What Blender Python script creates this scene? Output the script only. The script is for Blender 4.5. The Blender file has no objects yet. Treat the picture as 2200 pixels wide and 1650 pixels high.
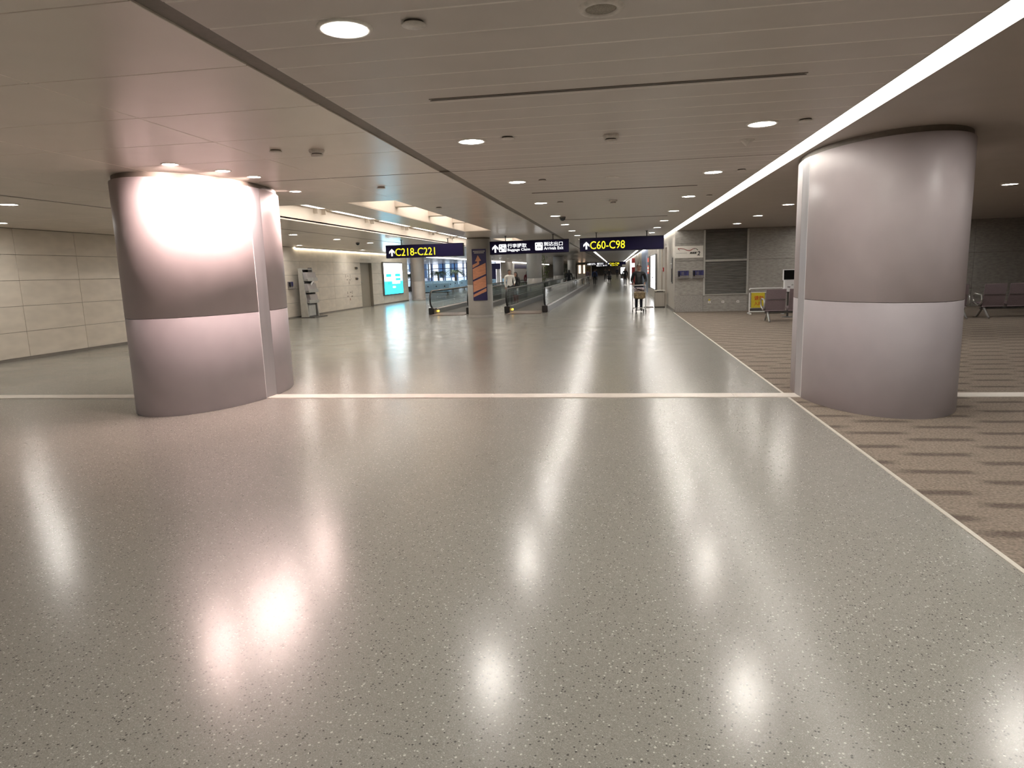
import bpy, math, random
from mathutils import Vector, Matrix, noise

random.seed(7)
scene = bpy.context.scene
COL = scene.collection

# ------------------------------------------------------------------ camera
CAM_H = 1.6
YAW, PITCH, ROLL = 0.154555, 0.164531, 0.030359
F_PX = 1448.5
cam_d = bpy.data.cameras.new('camera')
cam_d.sensor_fit = 'HORIZONTAL'
cam_d.sensor_width = 36.0
cam_d.lens = F_PX / 2200.0 * 36.0
cam_d.clip_start = 0.05
cam_d.clip_end = 500
cam = bpy.data.objects.new('camera', cam_d)
COL.objects.link(cam)
_f = Vector((-math.sin(YAW) * math.cos(PITCH), math.cos(YAW) * math.cos(PITCH), -math.sin(PITCH)))
_r = Vector((math.cos(YAW), math.sin(YAW), 0))
_u = _r.cross(_f)
_r2 = math.cos(ROLL) * _r - math.sin(ROLL) * _u
_u2 = math.sin(ROLL) * _r + math.cos(ROLL) * _u
cam.matrix_world = Matrix(((_r2.x, _u2.x, -_f.x, 0), (_r2.y, _u2.y, -_f.y, 0), (_r2.z, _u2.z, -_f.z, CAM_H), (0, 0, 0, 1)))
scene.camera = cam

# ------------------------------------------------------------------ world, exposure
w = bpy.data.worlds.new('world'); scene.world = w; w.use_nodes = True
w.node_tree.nodes['Background'].inputs[0].default_value = (0.30, 0.34, 0.42, 1)
w.node_tree.nodes['Background'].inputs[1].default_value = 0.05
scene.view_settings.view_transform = 'Standard'
scene.view_settings.look = 'None'
scene.view_settings.exposure = 0.12
scene.view_settings.gamma = 1.0
scene.view_settings.use_curve_mapping = False
scene.cycles.max_bounces = 6
scene.cycles.diffuse_bounces = 4
scene.cycles.glossy_bounces = 3
scene.cycles.transparent_max_bounces = 32
scene.cycles.sample_clamp_indirect = 3.5
scene.cycles.sample_clamp_direct = 45.0
scene.cycles.use_adaptive_sampling = True
scene.cycles.adaptive_threshold = 0.15
scene.cycles.caustics_reflective = False
scene.cycles.caustics_refractive = False

DOWN_STRENGTH = 176.0      # ceiling downlights
COVE_STRENGTH = 6.5        # continuous light lines
WASH_STRENGTH = 720.0
WASH_SPOT_W = 150.0         # beam of each washer on the column      # small washers round the big column
CEIL = 2.86

# ------------------------------------------------------------------ materials
MATS = {}
def srgb(r, g, b):
    def c(v):
        v /= 255.0
        return v / 12.92 if v <= 0.04045 else ((v + 0.055) / 1.055) ** 2.4
    return (c(r), c(g), c(b), 1)

def _new(name):
    m = bpy.data.materials.new(name); m.use_nodes = True
    MATS[name] = m
    return m, m.node_tree.nodes, m.node_tree.links, m.node_tree.nodes['Principled BSDF']

def plain(name, rgb, rough=0.5, metal=0.0, spec=0.5, grain=0.06, gscale=30.0, bump=0.0, stretch=(1, 1, 1)):
    """a paint / metal / fabric with a little procedural grain"""
    m, N, L, b = _new(name)
    tc = N.new('ShaderNodeTexCoord'); mp = N.new('ShaderNodeMapping'); mp.inputs['Scale'].default_value = stretch
    nz = N.new('ShaderNodeTexNoise'); nz.inputs['Scale'].default_value = gscale; nz.inputs['Detail'].default_value = 3 if grain > 0.04 else 1
    L.new(tc.outputs['Object'], mp.inputs['Vector']); L.new(mp.outputs['Vector'], nz.inputs['Vector'])
    rp = N.new('ShaderNodeValToRGB')
    lo = [max(0, c * (1 - grain * 2)) for c in rgb[:3]] + [1]
    hi = [min(1, c * (1 + grain * 2)) for c in rgb[:3]] + [1]
    rp.color_ramp.elements[0].position = 0.3; rp.color_ramp.elements[1].position = 0.7
    rp.color_ramp.elements[0].color = lo; rp.color_ramp.elements[1].color = hi
    L.new(nz.outputs['Fac'], rp.inputs['Fac']); L.new(rp.outputs['Color'], b.inputs['Base Color'])
    b.inputs['Roughness'].default_value = rough; b.inputs['Metallic'].default_value = metal
    b.inputs['Specular IOR Level'].default_value = spec
    if bump:
        bp = N.new('ShaderNodeBump'); bp.inputs['Strength'].default_value = bump; bp.inputs['Distance'].default_value = 0.01
        L.new(nz.outputs['Fac'], bp.inputs['Height']); L.new(bp.outputs['Normal'], b.inputs['Normal'])
    return m

def emit(name, rgb, strength):
    m, N, L, b = _new(name)
    b.inputs['Base Color'].default_value = (0.02, 0.02, 0.02, 1)
    b.inputs['Emission Color'].default_value = rgb
    b.inputs['Emission Strength'].default_value = strength
    return m

def glass_mat(name, tint, refl_rough=0.02):
    m, N, L, b = _new(name)
    N.remove(b)
    out = [n for n in N if n.type == 'OUTPUT_MATERIAL'][0]
    tr = N.new('ShaderNodeBsdfTransparent'); tr.inputs['Color'].default_value = tint
    gl = N.new('ShaderNodeBsdfGlossy'); gl.inputs['Roughness'].default_value = refl_rough
    lw = N.new('ShaderNodeLayerWeight'); lw.inputs['Blend'].default_value = 0.5
    pw_ = N.new('ShaderNodeMath'); pw_.operation = 'POWER'; pw_.inputs[1].default_value = 4.0; L.new(lw.outputs['Facing'], pw_.inputs[0])
    ma = N.new('ShaderNodeMath'); ma.operation = 'MULTIPLY_ADD'; ma.inputs[1].default_value = 0.75; ma.inputs[2].default_value = 0.04; L.new(pw_.outputs[0], ma.inputs[0])
    mx = N.new('ShaderNodeMixShader')
    L.new(ma.outputs[0], mx.inputs['Fac']); L.new(tr.outputs[0], mx.inputs[1]); L.new(gl.outputs[0], mx.inputs[2])
    L.new(mx.outputs[0], out.inputs['Surface'])
    return m

def floor_mat():
    m, N, L, b = _new('speckled_rubber')
    tc = N.new('ShaderNodeTexCoord')
    def specks(scale, size, dark, light, seed):
        """one cell pattern: some cells carry a dark chip, some a pale one"""
        mp = N.new('ShaderNodeMapping'); mp.inputs['Location'].default_value = (seed, seed * 2.3, 0); mp.inputs['Rotation'].default_value = (0, 0, seed)
        L.new(tc.outputs['Object'], mp.inputs['Vector'])
        v = N.new('ShaderNodeTexVoronoi'); v.voronoi_dimensions = '2D'; v.inputs['Scale'].default_value = scale; v.distance = 'MINKOWSKI'; v.inputs['Exponent'].default_value = 1.3
        L.new(mp.outputs['Vector'], v.inputs['Vector'])
        sp = N.new('ShaderNodeSeparateColor'); L.new(v.outputs['Color'], sp.inputs['Color'])
        mu = N.new('ShaderNodeMath'); mu.operation = 'MULTIPLY'; mu.inputs[1].default_value = size      # chip size varies per cell
        L.new(sp.outputs['Green'], mu.inputs[0])
        lt = N.new('ShaderNodeMath'); lt.operation = 'LESS_THAN'; L.new(v.outputs['Distance'], lt.inputs[0]); L.new(mu.outputs[0], lt.inputs[1])
        out = []
        for op, lim in (('LESS_THAN', dark), ('GREATER_THAN', 1 - light)):
            kp = N.new('ShaderNodeMath'); kp.operation = op; L.new(sp.outputs['Red'], kp.inputs[0]); kp.inputs[1].default_value = lim
            an = N.new('ShaderNodeMath'); an.operation = 'MULTIPLY'; L.new(lt.outputs[0], an.inputs[0]); L.new(kp.outputs[0], an.inputs[1])
            out.append(an.outputs[0])
        return out
    nz = N.new('ShaderNodeTexNoise'); nz.inputs['Scale'].default_value = 220; nz.inputs['Detail'].default_value = 1
    L.new(tc.outputs['Object'], nz.inputs['Vector'])
    rp = N.new('ShaderNodeValToRGB')
    rp.color_ramp.elements[0].position = 0.35; rp.color_ramp.elements[0].color = (0.246, 0.238, 0.212, 1)
    rp.color_ramp.elements[1].position = 0.65; rp.color_ramp.elements[1].color = (0.315, 0.305, 0.274, 1)
    L.new(nz.outputs['Fac'], rp.inputs['Fac'])
    col = rp.outputs['Color']
    for sc, sz, dk, lg, seed, cd, cl_, f in ((160, 0.56, 0.34, 0.34, 0.7, (0.13, 0.12, 0.105, 1), (0.56, 0.54, 0.49, 1), 0.33),
                                             (88, 0.48, 0.14, 0.10, 0.2, (0.04, 0.037, 0.035, 1), (0.66, 0.64, 0.58, 1), 0.80)):
        for k, c in zip(specks(sc, sz, dk, lg, seed), (cd, cl_)):
            mlt = N.new('ShaderNodeMath'); mlt.operation = 'MULTIPLY'; mlt.inputs[1].default_value = f; L.new(k, mlt.inputs[0])
            mx = N.new('ShaderNodeMix'); mx.data_type = 'RGBA'
            L.new(mlt.outputs[0], mx.inputs['Factor']); L.new(col, mx.inputs['A']); mx.inputs['B'].default_value = c
            col = mx.outputs['Result']
    L.new(col, b.inputs['Base Color'])
    # polish: soft gloss with fine waviness and wear
    wn = N.new('ShaderNodeTexNoise'); wn.inputs['Scale'].default_value = 1.3; wn.inputs['Detail'].default_value = 1
    L.new(tc.outputs['Object'], wn.inputs['Vector'])
    rr = N.new('ShaderNodeMapRange'); rr.inputs['To Min'].default_value = 0.20; rr.inputs['To Max'].default_value = 0.25
    L.new(wn.outputs['Fac'], rr.inputs['Value']); L.new(rr.outputs['Result'], b.inputs['Roughness'])
    b.inputs['Specular IOR Level'].default_value = 0.6
    return m

def carpet_mat():
    """half-metre carpet tiles with dark dashes that step sideways from row to row"""
    m, N, L, b = _new('striped_carpet')
    tc = N.new('ShaderNodeTexCoord')
    def M(op, a, c=None, d=None):
        n = N.new('ShaderNodeMath'); n.operation = op
        for i, v in enumerate((a, c, d)):
            if v is None: continue
            if isinstance(v, (int, float)): n.inputs[i].default_value = v
            else: L.new(v, n.inputs[i])
        return n.outputs[0]
    wv = N.new('ShaderNodeTexNoise'); wv.inputs['Scale'].default_value = 6; wv.inputs['Detail'].default_value = 4
    L.new(tc.outputs['Object'], wv.inputs['Vector'])
    sp = N.new('ShaderNodeSeparateXYZ'); L.new(tc.outputs['Object'], sp.inputs[0])
    wob = M('MULTIPLY', M('SUBTRACT', wv.outputs['Fac'], 0.5), 0.22)
    ry = M('ADD', M('DIVIDE', sp.outputs['Y'], 0.25), wob)
    row = M('FLOOR', ry); fy = M('FRACT', ry)
    fx = M('FRACT', M('ADD', M('DIVIDE', M('ADD', sp.outputs['X'], M('MULTIPLY', row, 0.46)), 1.15), wob))
    def bump_(f, lo, hi):
        mr = N.new('ShaderNodeMapRange'); mr.interpolation_type = 'SMOOTHSTEP'
        L.new(M('ABSOLUTE', M('SUBTRACT', f, 0.5)), mr.inputs['Value'])
        mr.inputs['From Min'].default_value = lo; mr.inputs['From Max'].default_value = hi
        mr.inputs['To Min'].default_value = 1; mr.inputs['To Max'].default_value = 0
        return mr.outputs['Result']
    dash = M('MULTIPLY', bump_(fy, 0.08, 0.33), bump_(fx, 0.15, 0.31))
    nz = N.new('ShaderNodeTexNoise'); nz.inputs['Scale'].default_value = 55; nz.inputs['Detail'].default_value = 5
    L.new(tc.outputs['Object'], nz.inputs['Vector'])
    mx = N.new('ShaderNodeMix'); mx.data_type = 'RGBA'
    mx.inputs['A'].default_value = (0.245, 0.203, 0.166, 1); mx.inputs['B'].default_value = (0.115, 0.09, 0.075, 1)
    L.new(M('MULTIPLY', dash, 0.85), mx.inputs['Factor'])
    m2 = N.new('ShaderNodeMix'); m2.data_type = 'RGBA'; m2.blend_type = 'OVERLAY'; m2.inputs['Factor'].default_value = 0.8
    L.new(mx.outputs['Result'], m2.inputs['A']); L.new(nz.outputs['Fac'], m2.inputs['B'])
    L.new(m2.outputs['Result'], b.inputs['Base Color'])
    b.inputs['Roughness'].default_value = 0.95; b.inputs['Specular IOR Level'].default_value = 0.1
    bp = N.new('ShaderNodeBump'); bp.inputs['Strength'].default_value = 0.5; bp.inputs['Distance'].default_value = 0.006
    L.new(nz.outputs['Fac'], bp.inputs['Height']); L.new(bp.outputs['Normal'], b.inputs['Normal'])
    return m

def lightbox_mat(name, z0, z1, top, bottom, strength, split=0.45):
    """printed, backlit artwork: colour changes with height in the object's own coordinates"""
    m, N, L, b = _new(name)
    tc = N.new('ShaderNodeTexCoord'); sp = N.new('ShaderNodeSeparateXYZ'); L.new(tc.outputs['Object'], sp.inputs[0])
    mr = N.new('ShaderNodeMapRange'); mr.inputs['From Min'].default_value = z0; mr.inputs['From Max'].default_value = z1
    L.new(sp.outputs['Z'], mr.inputs['Value'])
    rp = N.new('ShaderNodeValToRGB'); e = rp.color_ramp.elements
    e[0].position = 0.40; e[0].color = bottom; e[1].position = 0.66; e[1].color = top
    L.new(mr.outputs['Result'], rp.inputs['Fac'])
    b.inputs['Base Color'].default_value = (0.02, 0.02, 0.02, 1)
    L.new(rp.outputs['Color'], b.inputs['Emission Color']); b.inputs['Emission Strength'].default_value = strength
    return m

floor_mat(); carpet_mat()
plain('ceiling_paint', (0.555, 0.505, 0.465, 1), rough=0.42, spec=0.45, grain=0.012, gscale=3)
plain('ceiling_joint', (0.84, 0.79, 0.74, 1), rough=0.5, grain=0.01)  # pale tone paints the highlight along the plank bevels
plain('ceiling_panel_gloss', (0.80, 0.725, 0.645, 1), rough=0.25, spec=1.0, grain=0.012, gscale=2)
plain('ceiling_dark', (0.40, 0.35, 0.31, 1), rough=0.5, grain=0.015, gscale=3)
plain('channel_dark', (0.16, 0.135, 0.11, 1), rough=0.55, grain=0.03)
plain('slot_dark', (0.07, 0.055, 0.045, 1), rough=0.6, grain=0.03)
plain('coffer_cream', (0.78, 0.71, 0.63, 1), rough=0.6, grain=0.01)
plain('column_upper', (0.385, 0.34, 0.345, 1), rough=0.42, spec=0.35, grain=0.012, gscale=4)
plain('column_lower', (0.385, 0.352, 0.37, 1), rough=0.4, spec=0.35, grain=0.012, gscale=4)
plain('column_grey', (0.335, 0.32, 0.30, 1), rough=0.45, grain=0.015, gscale=4)
plain('column_far', (0.60, 0.51, 0.46, 1), rough=0.5, grain=0.015, gscale=4)
plain('joint_metal', (0.42, 0.405, 0.425, 1), rough=0.38, metal=0.25, grain=0.02, gscale=12, stretch=(1, 1, 0.1))
plain('joint_floor', (0.74, 0.68, 0.61, 1), rough=0.35, spec=0.5, grain=0.02, gscale=10)
plain('edge_trim', (0.66, 0.62, 0.55, 1), rough=0.4, metal=0.2, grain=0.02)
plain('black_rubber', (0.012, 0.012, 0.012, 1), rough=0.28, grain=0.05)
plain('stone_tile', (0.70, 0.63, 0.545, 1), rough=0.38, spec=0.45, grain=0.03, gscale=6, stretch=(1, 0.35, 1))
plain('stone_joint', (0.24, 0.215, 0.18, 1), rough=0.8)
plain('concrete', (0.345, 0.325, 0.30, 1), rough=0.75, grain=0.09, gscale=9, stretch=(0.8, 0.8, 2.5), bump=0.35)
plain('concrete_rough', (0.345, 0.325, 0.305, 1), rough=0.85, grain=0.10, gscale=35, bump=0.4)
plain('concrete_joint', (0.13, 0.12, 0.105, 1), rough=0.9)
plain('shutter_metal', (0.20, 0.197, 0.185, 1), rough=0.45, metal=0.45, grain=0.1, gscale=8, stretch=(0.3, 1, 3))
plain('shutter_frame', (0.50, 0.49, 0.46, 1), rough=0.5, metal=0.3, grain=0.02)
plain('plaster_wall', (0.44, 0.40, 0.35, 1), rough=0.6, grain=0.02, gscale=5)
plain('plaster_dark', (0.20, 0.18, 0.16, 1), rough=0.6, grain=0.02, gscale=5)
plain('plaster_blue', (0.24, 0.29, 0.40, 1), rough=0.5, grain=0.02)
plain('white_paint', (0.78, 0.76, 0.73, 1), rough=0.45, grain=0.01)
plain('white_gloss', (0.82, 0.81, 0.82, 1), rough=0.3, grain=0.01)
plain('print_white', (0.86, 0.82, 0.76, 1), rough=0.5, grain=0.01)
plain('print_black', (0.02, 0.018, 0.016, 1), rough=0.6)
plain('print_red', (0.33, 0.07, 0.06, 1), rough=0.6)
plain('print_grey', (0.50, 0.48, 0.45, 1), rough=0.6)
plain('sign_blue', (0.012, 0.009, 0.050, 1), rough=0.45, spec=0.15, grain=0.03)
plain('sign_frame', (0.018, 0.017, 0.020, 1), rough=0.5)
plain('print_navy', (0.014, 0.012, 0.075, 1), rough=0.4)
plain('print_salmon', (0.56, 0.25, 0.145, 1), rough=0.5, grain=0.08, gscale=40, stretch=(0.2, 1, 1))
plain('print_yellow', (0.62, 0.50, 0.03, 1), rough=0.5, grain=0.03)
plain('print_orange_red', (0.55, 0.10, 0.02, 1), rough=0.5)
plain('steel', (0.58, 0.57, 0.56, 1), rough=0.3, metal=0.85, grain=0.03, gscale=20, stretch=(1, 1, 0.1))
plain('steel_dark', (0.16, 0.155, 0.15, 1), rough=0.35, metal=0.7, grain=0.04, gscale=20)
plain('bin_metal', (0.42, 0.385, 0.34, 1), rough=0.42, metal=0.35, grain=0.02, gscale=15, stretch=(1, 1, 0.1))
plain('door_paint', (0.33, 0.295, 0.24, 1), rough=0.45, grain=0.02)
plain('wood_brown', (0.17, 0.12, 0.08, 1), rough=0.45, grain=0.1, gscale=12, stretch=(1, 1, 0.1))
plain('screen_black', (0.006, 0.006, 0.007, 1), rough=0.15)
plain('phone_blue', (0.035, 0.035, 0.13, 1), rough=0.3, grain=0.35, gscale=40, stretch=(1, 1, 0.2))
plain('phone_grey', (0.20, 0.18, 0.17, 1), rough=0.4)
plain('seat_mauve', (0.19, 0.145, 0.155, 1), rough=0.5, grain=0.03, gscale=40)
plain('seat_blue', (0.42, 0.70, 0.95, 1), rough=0.45, grain=0.04, gscale=20)
plain('mat_grey', (0.13, 0.115, 0.10, 1), rough=0.9, grain=0.1, gscale=50)
plain('belt_rubber', (0.055, 0.055, 0.054, 1), rough=0.6, grain=0.15, gscale=60, stretch=(6, 0.5, 1))
plain('plate_brown', (0.20, 0.16, 0.145, 1), rough=0.4, metal=0.4, grain=0.05)
plain('palm_leaf', (0.045, 0.085, 0.05, 1), rough=0.6, grain=0.2)
plain('bamboo_leaf', (0.13, 0.22, 0.03, 1), rough=0.6, grain=0.25)
plain('trunk_brown', (0.16, 0.13, 0.10, 1), rough=0.8, grain=0.2, bump=0.4)
plain('pot_dark', (0.06, 0.055, 0.05, 1), rough=0.5)
plain('soil', (0.05, 0.04, 0.03, 1), rough=0.95)
plain('paper', (0.42, 0.39, 0.385, 1), rough=0.8, grain=0.12, gscale=60, stretch=(1, 3, 3))
plain('paper_dark', (0.075, 0.065, 0.055, 1), rough=0.8, grain=0.2, gscale=60)
plain('rack_silver', (0.52, 0.51, 0.48, 1), rough=0.38, metal=0.5, grain=0.03, gscale=8)
plain('skin', (0.33, 0.185, 0.13, 1), rough=0.5)
plain('hair_dark', (0.016, 0.012, 0.010, 1), rough=0.55)
plain('hair_brown', (0.06, 0.035, 0.022, 1), rough=0.55)
plain('cloth_black', (0.012, 0.012, 0.014, 1), rough=0.85, grain=0.1)
plain('cloth_charcoal', (0.035, 0.036, 0.038, 1), rough=0.85, grain=0.1)
plain('cloth_navy', (0.012, 0.014, 0.028, 1), rough=0.85)
plain('cloth_blue', (0.018, 0.05, 0.16, 1), rough=0.8)
plain('cloth_white', (0.68, 0.68, 0.66, 1), rough=0.85)
plain('cloth_mauve', (0.16, 0.12, 0.15, 1), rough=0.85)
plain('cloth_red', (0.15, 0.02, 0.03, 1), rough=0.85)
plain('shoe_black', (0.015, 0.013, 0.012, 1), rough=0.4)
plain('bag_brown', (0.20, 0.145, 0.075, 1), rough=0.6, grain=0.25, gscale=18)
plain('bag_pink', (0.42, 0.34, 0.37, 1), rough=0.6)
plain('ring_white', (0.78, 0.74, 0.68, 1), rough=0.4)
plain('speaker_mesh', (0.36, 0.33, 0.28, 1), rough=0.8, grain=0.2, gscale=300)
plain('detector_white', (0.66, 0.62, 0.57, 1), rough=0.5)
plain('red_paint', (0.30, 0.02, 0.02, 1), rough=0.4)
glass_mat('balustrade_glass', (0.92, 0.955, 0.945, 1))
glass_mat('window_glass', (0.86, 0.92, 0.96, 1))
emit('lamp_lens', (1.0, 0.955, 0.885, 1), DOWN_STRENGTH)
emit('lamp_pink', (1.0, 0.745, 0.69, 1), WASH_STRENGTH)
emit('cove_white', (1.0, 0.95, 0.86, 1), COVE_STRENGTH)
emit('cove_warm', (1.0, 0.88, 0.66, 1), 17.0)
emit('coffer_lamp', (1.0, 0.90, 0.78, 1), 3.2)
emit('strip_tube', (1.0, 0.90, 0.80, 1), 32.0)
emit('line_white', (1.0, 0.96, 0.90, 1), 4.0)
emit('letter_yellow', (1.0, 0.86, 0.02, 1), 1.35)
emit('letter_white', (1.0, 1.0, 1.0, 1), 1.3)
emit('amber_lamp', (1.0, 0.55, 0.04, 1), 4.5)
emit('screen_cyan', (0.03, 0.82, 0.95, 1), 1.6)
emit('screen_cyan_deep', (0.02, 0.62, 0.60, 1), 1.6)
emit('screen_white', (1.0, 1.0, 1.0, 1), 3.2)
emit('panel_white', (0.95, 0.98, 1.0, 1), 4.0)
emit('panel_red', (1.0, 0.16, 0.10, 1), 0.9)
emit('panel_warm', (1.0, 0.66, 0.45, 1), 2.0)
emit('night_pale', (0.72, 0.84, 1.0, 1), 1.6)
emit('night_blue', (0.12, 0.24, 0.48, 1), 0.8)
emit('night_white', (1.0, 0.95, 1.0, 1), 2.2)
for _n in ('letter_yellow', 'letter_white', 'amber_lamp', 'screen_cyan', 'screen_cyan_deep', 'screen_white', 'panel_red', 'panel_warm', 'night_pale', 'night_blue', 'night_white'):
    MATS[_n].cycles.emission_sampling = 'NONE'          # small weak emitters need no light sampling
lightbox_mat('cyan_artwork', 0.0, 1.78, (1, 1, 1, 1), (0.015, 0.62, 0.95, 1), 5.5)

# ------------------------------------------------------------------ mesh helpers
class MB:
    """collects simple shapes, then becomes ONE mesh object"""
    def __init__(s): s.v = []; s.f = []; s.m = []; s.smooth = []
    def add(s, vs, fs, mi=0, smooth=False):
        o = len(s.v); s.v += [tuple(p) for p in vs]
        for f in fs: s.f.append([i + o for i in f]); s.m.append(mi); s.smooth.append(smooth)
        return s
    def box(s, x0, x1, y0, y1, z0, z1, mi=0, rot=None, at=None):
        vs = [Vector((x, y, z)) for z in (z0, z1) for y in (y0, y1) for x in (x0, x1)]
        if rot: vs = [rot @ p for p in vs]
        if at: vs = [p + Vector(at) for p in vs]
        return s.add(vs, [(0, 2, 3, 1), (4, 5, 7, 6), (0, 1, 5, 4), (2, 6, 7, 3), (0, 4, 6, 2), (1, 3, 7, 5)], mi)
    def rbox(s, x0, x1, y0, y1, z0, z1, c=0.01, mi=0):
        """box with all edges chamfered: three stacked octagon-like rings"""
        def ring(z, i):
            return [(x0 + i + c, y0 + i, z), (x1 - i - c, y0 + i, z), (x1 - i, y0 + i + c, z), (x1 - i, y1 - i - c, z),
                    (x1 - i - c, y1 - i, z), (x0 + i + c, y1 - i, z), (x0 + i, y1 - i - c, z), (x0 + i, y0 + i + c, z)]
        R = [ring(z0, c), ring(z0 + c, 0), ring(z1 - c, 0), ring(z1, c)]
        vs = [p for r in R for p in r]; fs = [tuple(reversed(range(8))), tuple(range(24, 32))]
        for k in range(3):
            for i in range(8):
                j = (i + 1) % 8; fs.append((k * 8 + i, k * 8 + j, k * 8 + 8 + j, k * 8 + 8 + i))
        return s.add(vs, fs, mi)
    def tube(s, pts, r, n=8, mi=0, smooth=True, closed=False):
        pts = [Vector(p) for p in pts]; rs = r if isinstance(r, (list, tuple)) else [r] * len(pts)
        vs = []; N = len(pts); up = Vector((0.123, 0.31, 0.94))
        prev = None
        for i, p in enumerate(pts):
            a = pts[(i - 1) % N] if (i or closed) else p; b = pts[(i + 1) % N] if (i < N - 1 or closed) else p
            d = (b - a).normalized() if (b - a).length else Vector((0, 0, 1))
            if prev is None:
                e = up.cross(d)
                if e.length < 1e-3: e = Vector((1, 0, 0)).cross(d)
            else:
                e = prev - d * prev.dot(d)
            e.normalize(); prev = e; g = d.cross(e)
            vs += [p + rs[i] * (math.cos(2 * math.pi * k / n) * e + math.sin(2 * math.pi * k / n) * g) for k in range(n)]
        fs = []
        for i in range(N if closed else N - 1):
            i2 = (i + 1) % N
            for k in range(n):
                k2 = (k + 1) % n; fs.append((i * n + k, i * n + k2, i2 * n + k2, i2 * n + k))
        s.add(vs, fs, mi, smooth)
        if not closed:
            s.add(vs[:n], [tuple(reversed(range(n)))], mi); s.add(vs[-n:], [tuple(range(n))], mi)
        return s
    def lathe(s, prof, n=24, at=(0, 0, 0), mi=0, smooth=True, sx=1.0, sy=1.0):
        vs = []; fs = []
        for r, z in prof:
            vs += [(at[0] + sx * r * math.cos(2 * math.pi * k / n), at[1] + sy * r * math.sin(2 * math.pi * k / n), at[2] + z) for k in range(n)]
        for i in range(len(prof) - 1):
            for k in range(n):
                k2 = (k + 1) % n; fs.append((i * n + k, i * n + k2, (i + 1) * n + k2, (i + 1) * n + k))
        s.add(vs, fs, mi, smooth)
        if prof[0][0] > 1e-6: s.add(vs[:n], [tuple(reversed(range(n)))], mi)
        if prof[-1][0] > 1e-6: s.add(vs[-n:], [tuple(range(n))], mi)
        return s
    def prism(s, poly, y0, y1, mi=0):
        """polygon in xz (counter-clockwise seen from -y) given thickness along y"""
        n = len(poly)
        vs = [(x, y0, z) for x, z in poly] + [(x, y1, z) for x, z in poly]
        fs = [tuple(range(n)), tuple(reversed(range(n, 2 * n)))]
        fs += [((i + 1) % n, i, i + n, (i + 1) % n + n) for i in range(n)]
        return s.add(vs, fs, mi)
    def ell(s, c, r, n=12, m=8, mi=0):
        vs = []; fs = []
        for i in range(m + 1):
            t = math.pi * i / m
            for k in range(n):
                a = 2 * math.pi * k / n
                vs.append((c[0] + r[0] * math.sin(t) * math.cos(a), c[1] + r[1] * math.sin(t) * math.sin(a), c[2] + r[2] * math.cos(t)))
        for i in range(m):
            for k in range(n):
                k2 = (k + 1) % n; fs.append((i * n + k, (i + 1) * n + k, (i + 1) * n + k2, i * n + k2))
        return s.add(vs, fs, mi, True)
    def mesh(s, name, mats):
        me = bpy.data.meshes.new(name); me.from_pydata(s.v, [], s.f)
        for m in (mats if isinstance(mats, (list, tuple)) else [mats]): me.materials.append(MATS[m] if isinstance(m, str) else m)
        me.polygons.foreach_set('material_index', s.m); me.polygons.foreach_set('use_smooth', s.smooth)
        me.update()
        return me
    def build(s, name, mats, parent=None, loc=(0, 0, 0), rz=0.0):
        return link(name, s.mesh(name, mats), parent, loc, rz)

def link(name, data, parent=None, loc=(0, 0, 0), rz=0.0):
    o = bpy.data.objects.new(name, data); COL.objects.link(o)
    o.location = loc; o.rotation_euler = (0, 0, rz)
    if parent: o.parent = parent
    return o

def tag(o, label=None, cat=None, group=None, kind=None):
    if label: o['label'] = label
    if cat: o['category'] = cat
    if group: o['group'] = group
    if kind: o['kind'] = kind
    return o

def thing(name, label, cat, loc=(0, 0, 0), rz=0.0, group=None):
    return tag(link(name, None, None, loc, rz), label, cat, group)

def struct(o, label): return tag(o, label, None, None, 'structure')

CHILDREN = {}
def copy_tree(root, loc, rz=None, label=None, group=None, scale=None):
    r = root.copy(); COL.objects.link(r); r.location = loc
    if rz is not None: r.rotation_euler = (0, 0, rz)
    if scale: r.scale = scale
    if label: r['label'] = label
    if group: r['group'] = group
    for c in list(root.children):
        d = c.copy(); COL.objects.link(d); d.parent = r
        for g in list(c.children):
            e = g.copy(); COL.objects.link(e); e.parent = d
    return r

def text_mb(body, x0, z0, width, height, y, offset=0.0, shear=0.0, thick=0.006, mb=None, mi=0):
    """flat lettering facing -y, fitted in a box x0..x0+width, z0..z0+height"""
    c = bpy.data.curves.new('lettering', 'FONT'); c.body = body; c.size = 1.0; c.offset = offset; c.shear = shear
    c.extrude = 0.01; c.resolution_u = 3
    o = bpy.data.objects.new('lettering', c); COL.objects.link(o)
    dg = bpy.context.evaluated_depsgraph_get(); me = bpy.data.meshes.new_from_object(o.evaluated_get(dg))
    xs = [v.co.x for v in me.vertices]; ys = [v.co.y for v in me.vertices]
    sx = width / (max(xs) - min(xs)); sz = height / (max(ys) - min(ys))
    vs = [(x0 + (v.co.x - min(xs)) * sx, y - (v.co.z / 0.01) * thick * 0.5 - thick * 0.5, z0 + (v.co.y - min(ys)) * sz) for v in me.vertices]
    fs = [tuple(p.vertices) for p in me.polygons]
    bpy.data.objects.remove(o); bpy.data.curves.remove(c); bpy.data.meshes.remove(me)
    mb = mb or MB(); mb.add(vs, fs, mi)
    return mb

ORD = ['first', 'second', 'third', 'fourth', 'fifth', 'sixth', 'seventh', 'eighth', 'ninth', 'tenth', 'eleventh', 'twelfth', 'thirteenth', 'fourteenth', 'fifteenth', 'sixteenth']

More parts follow.
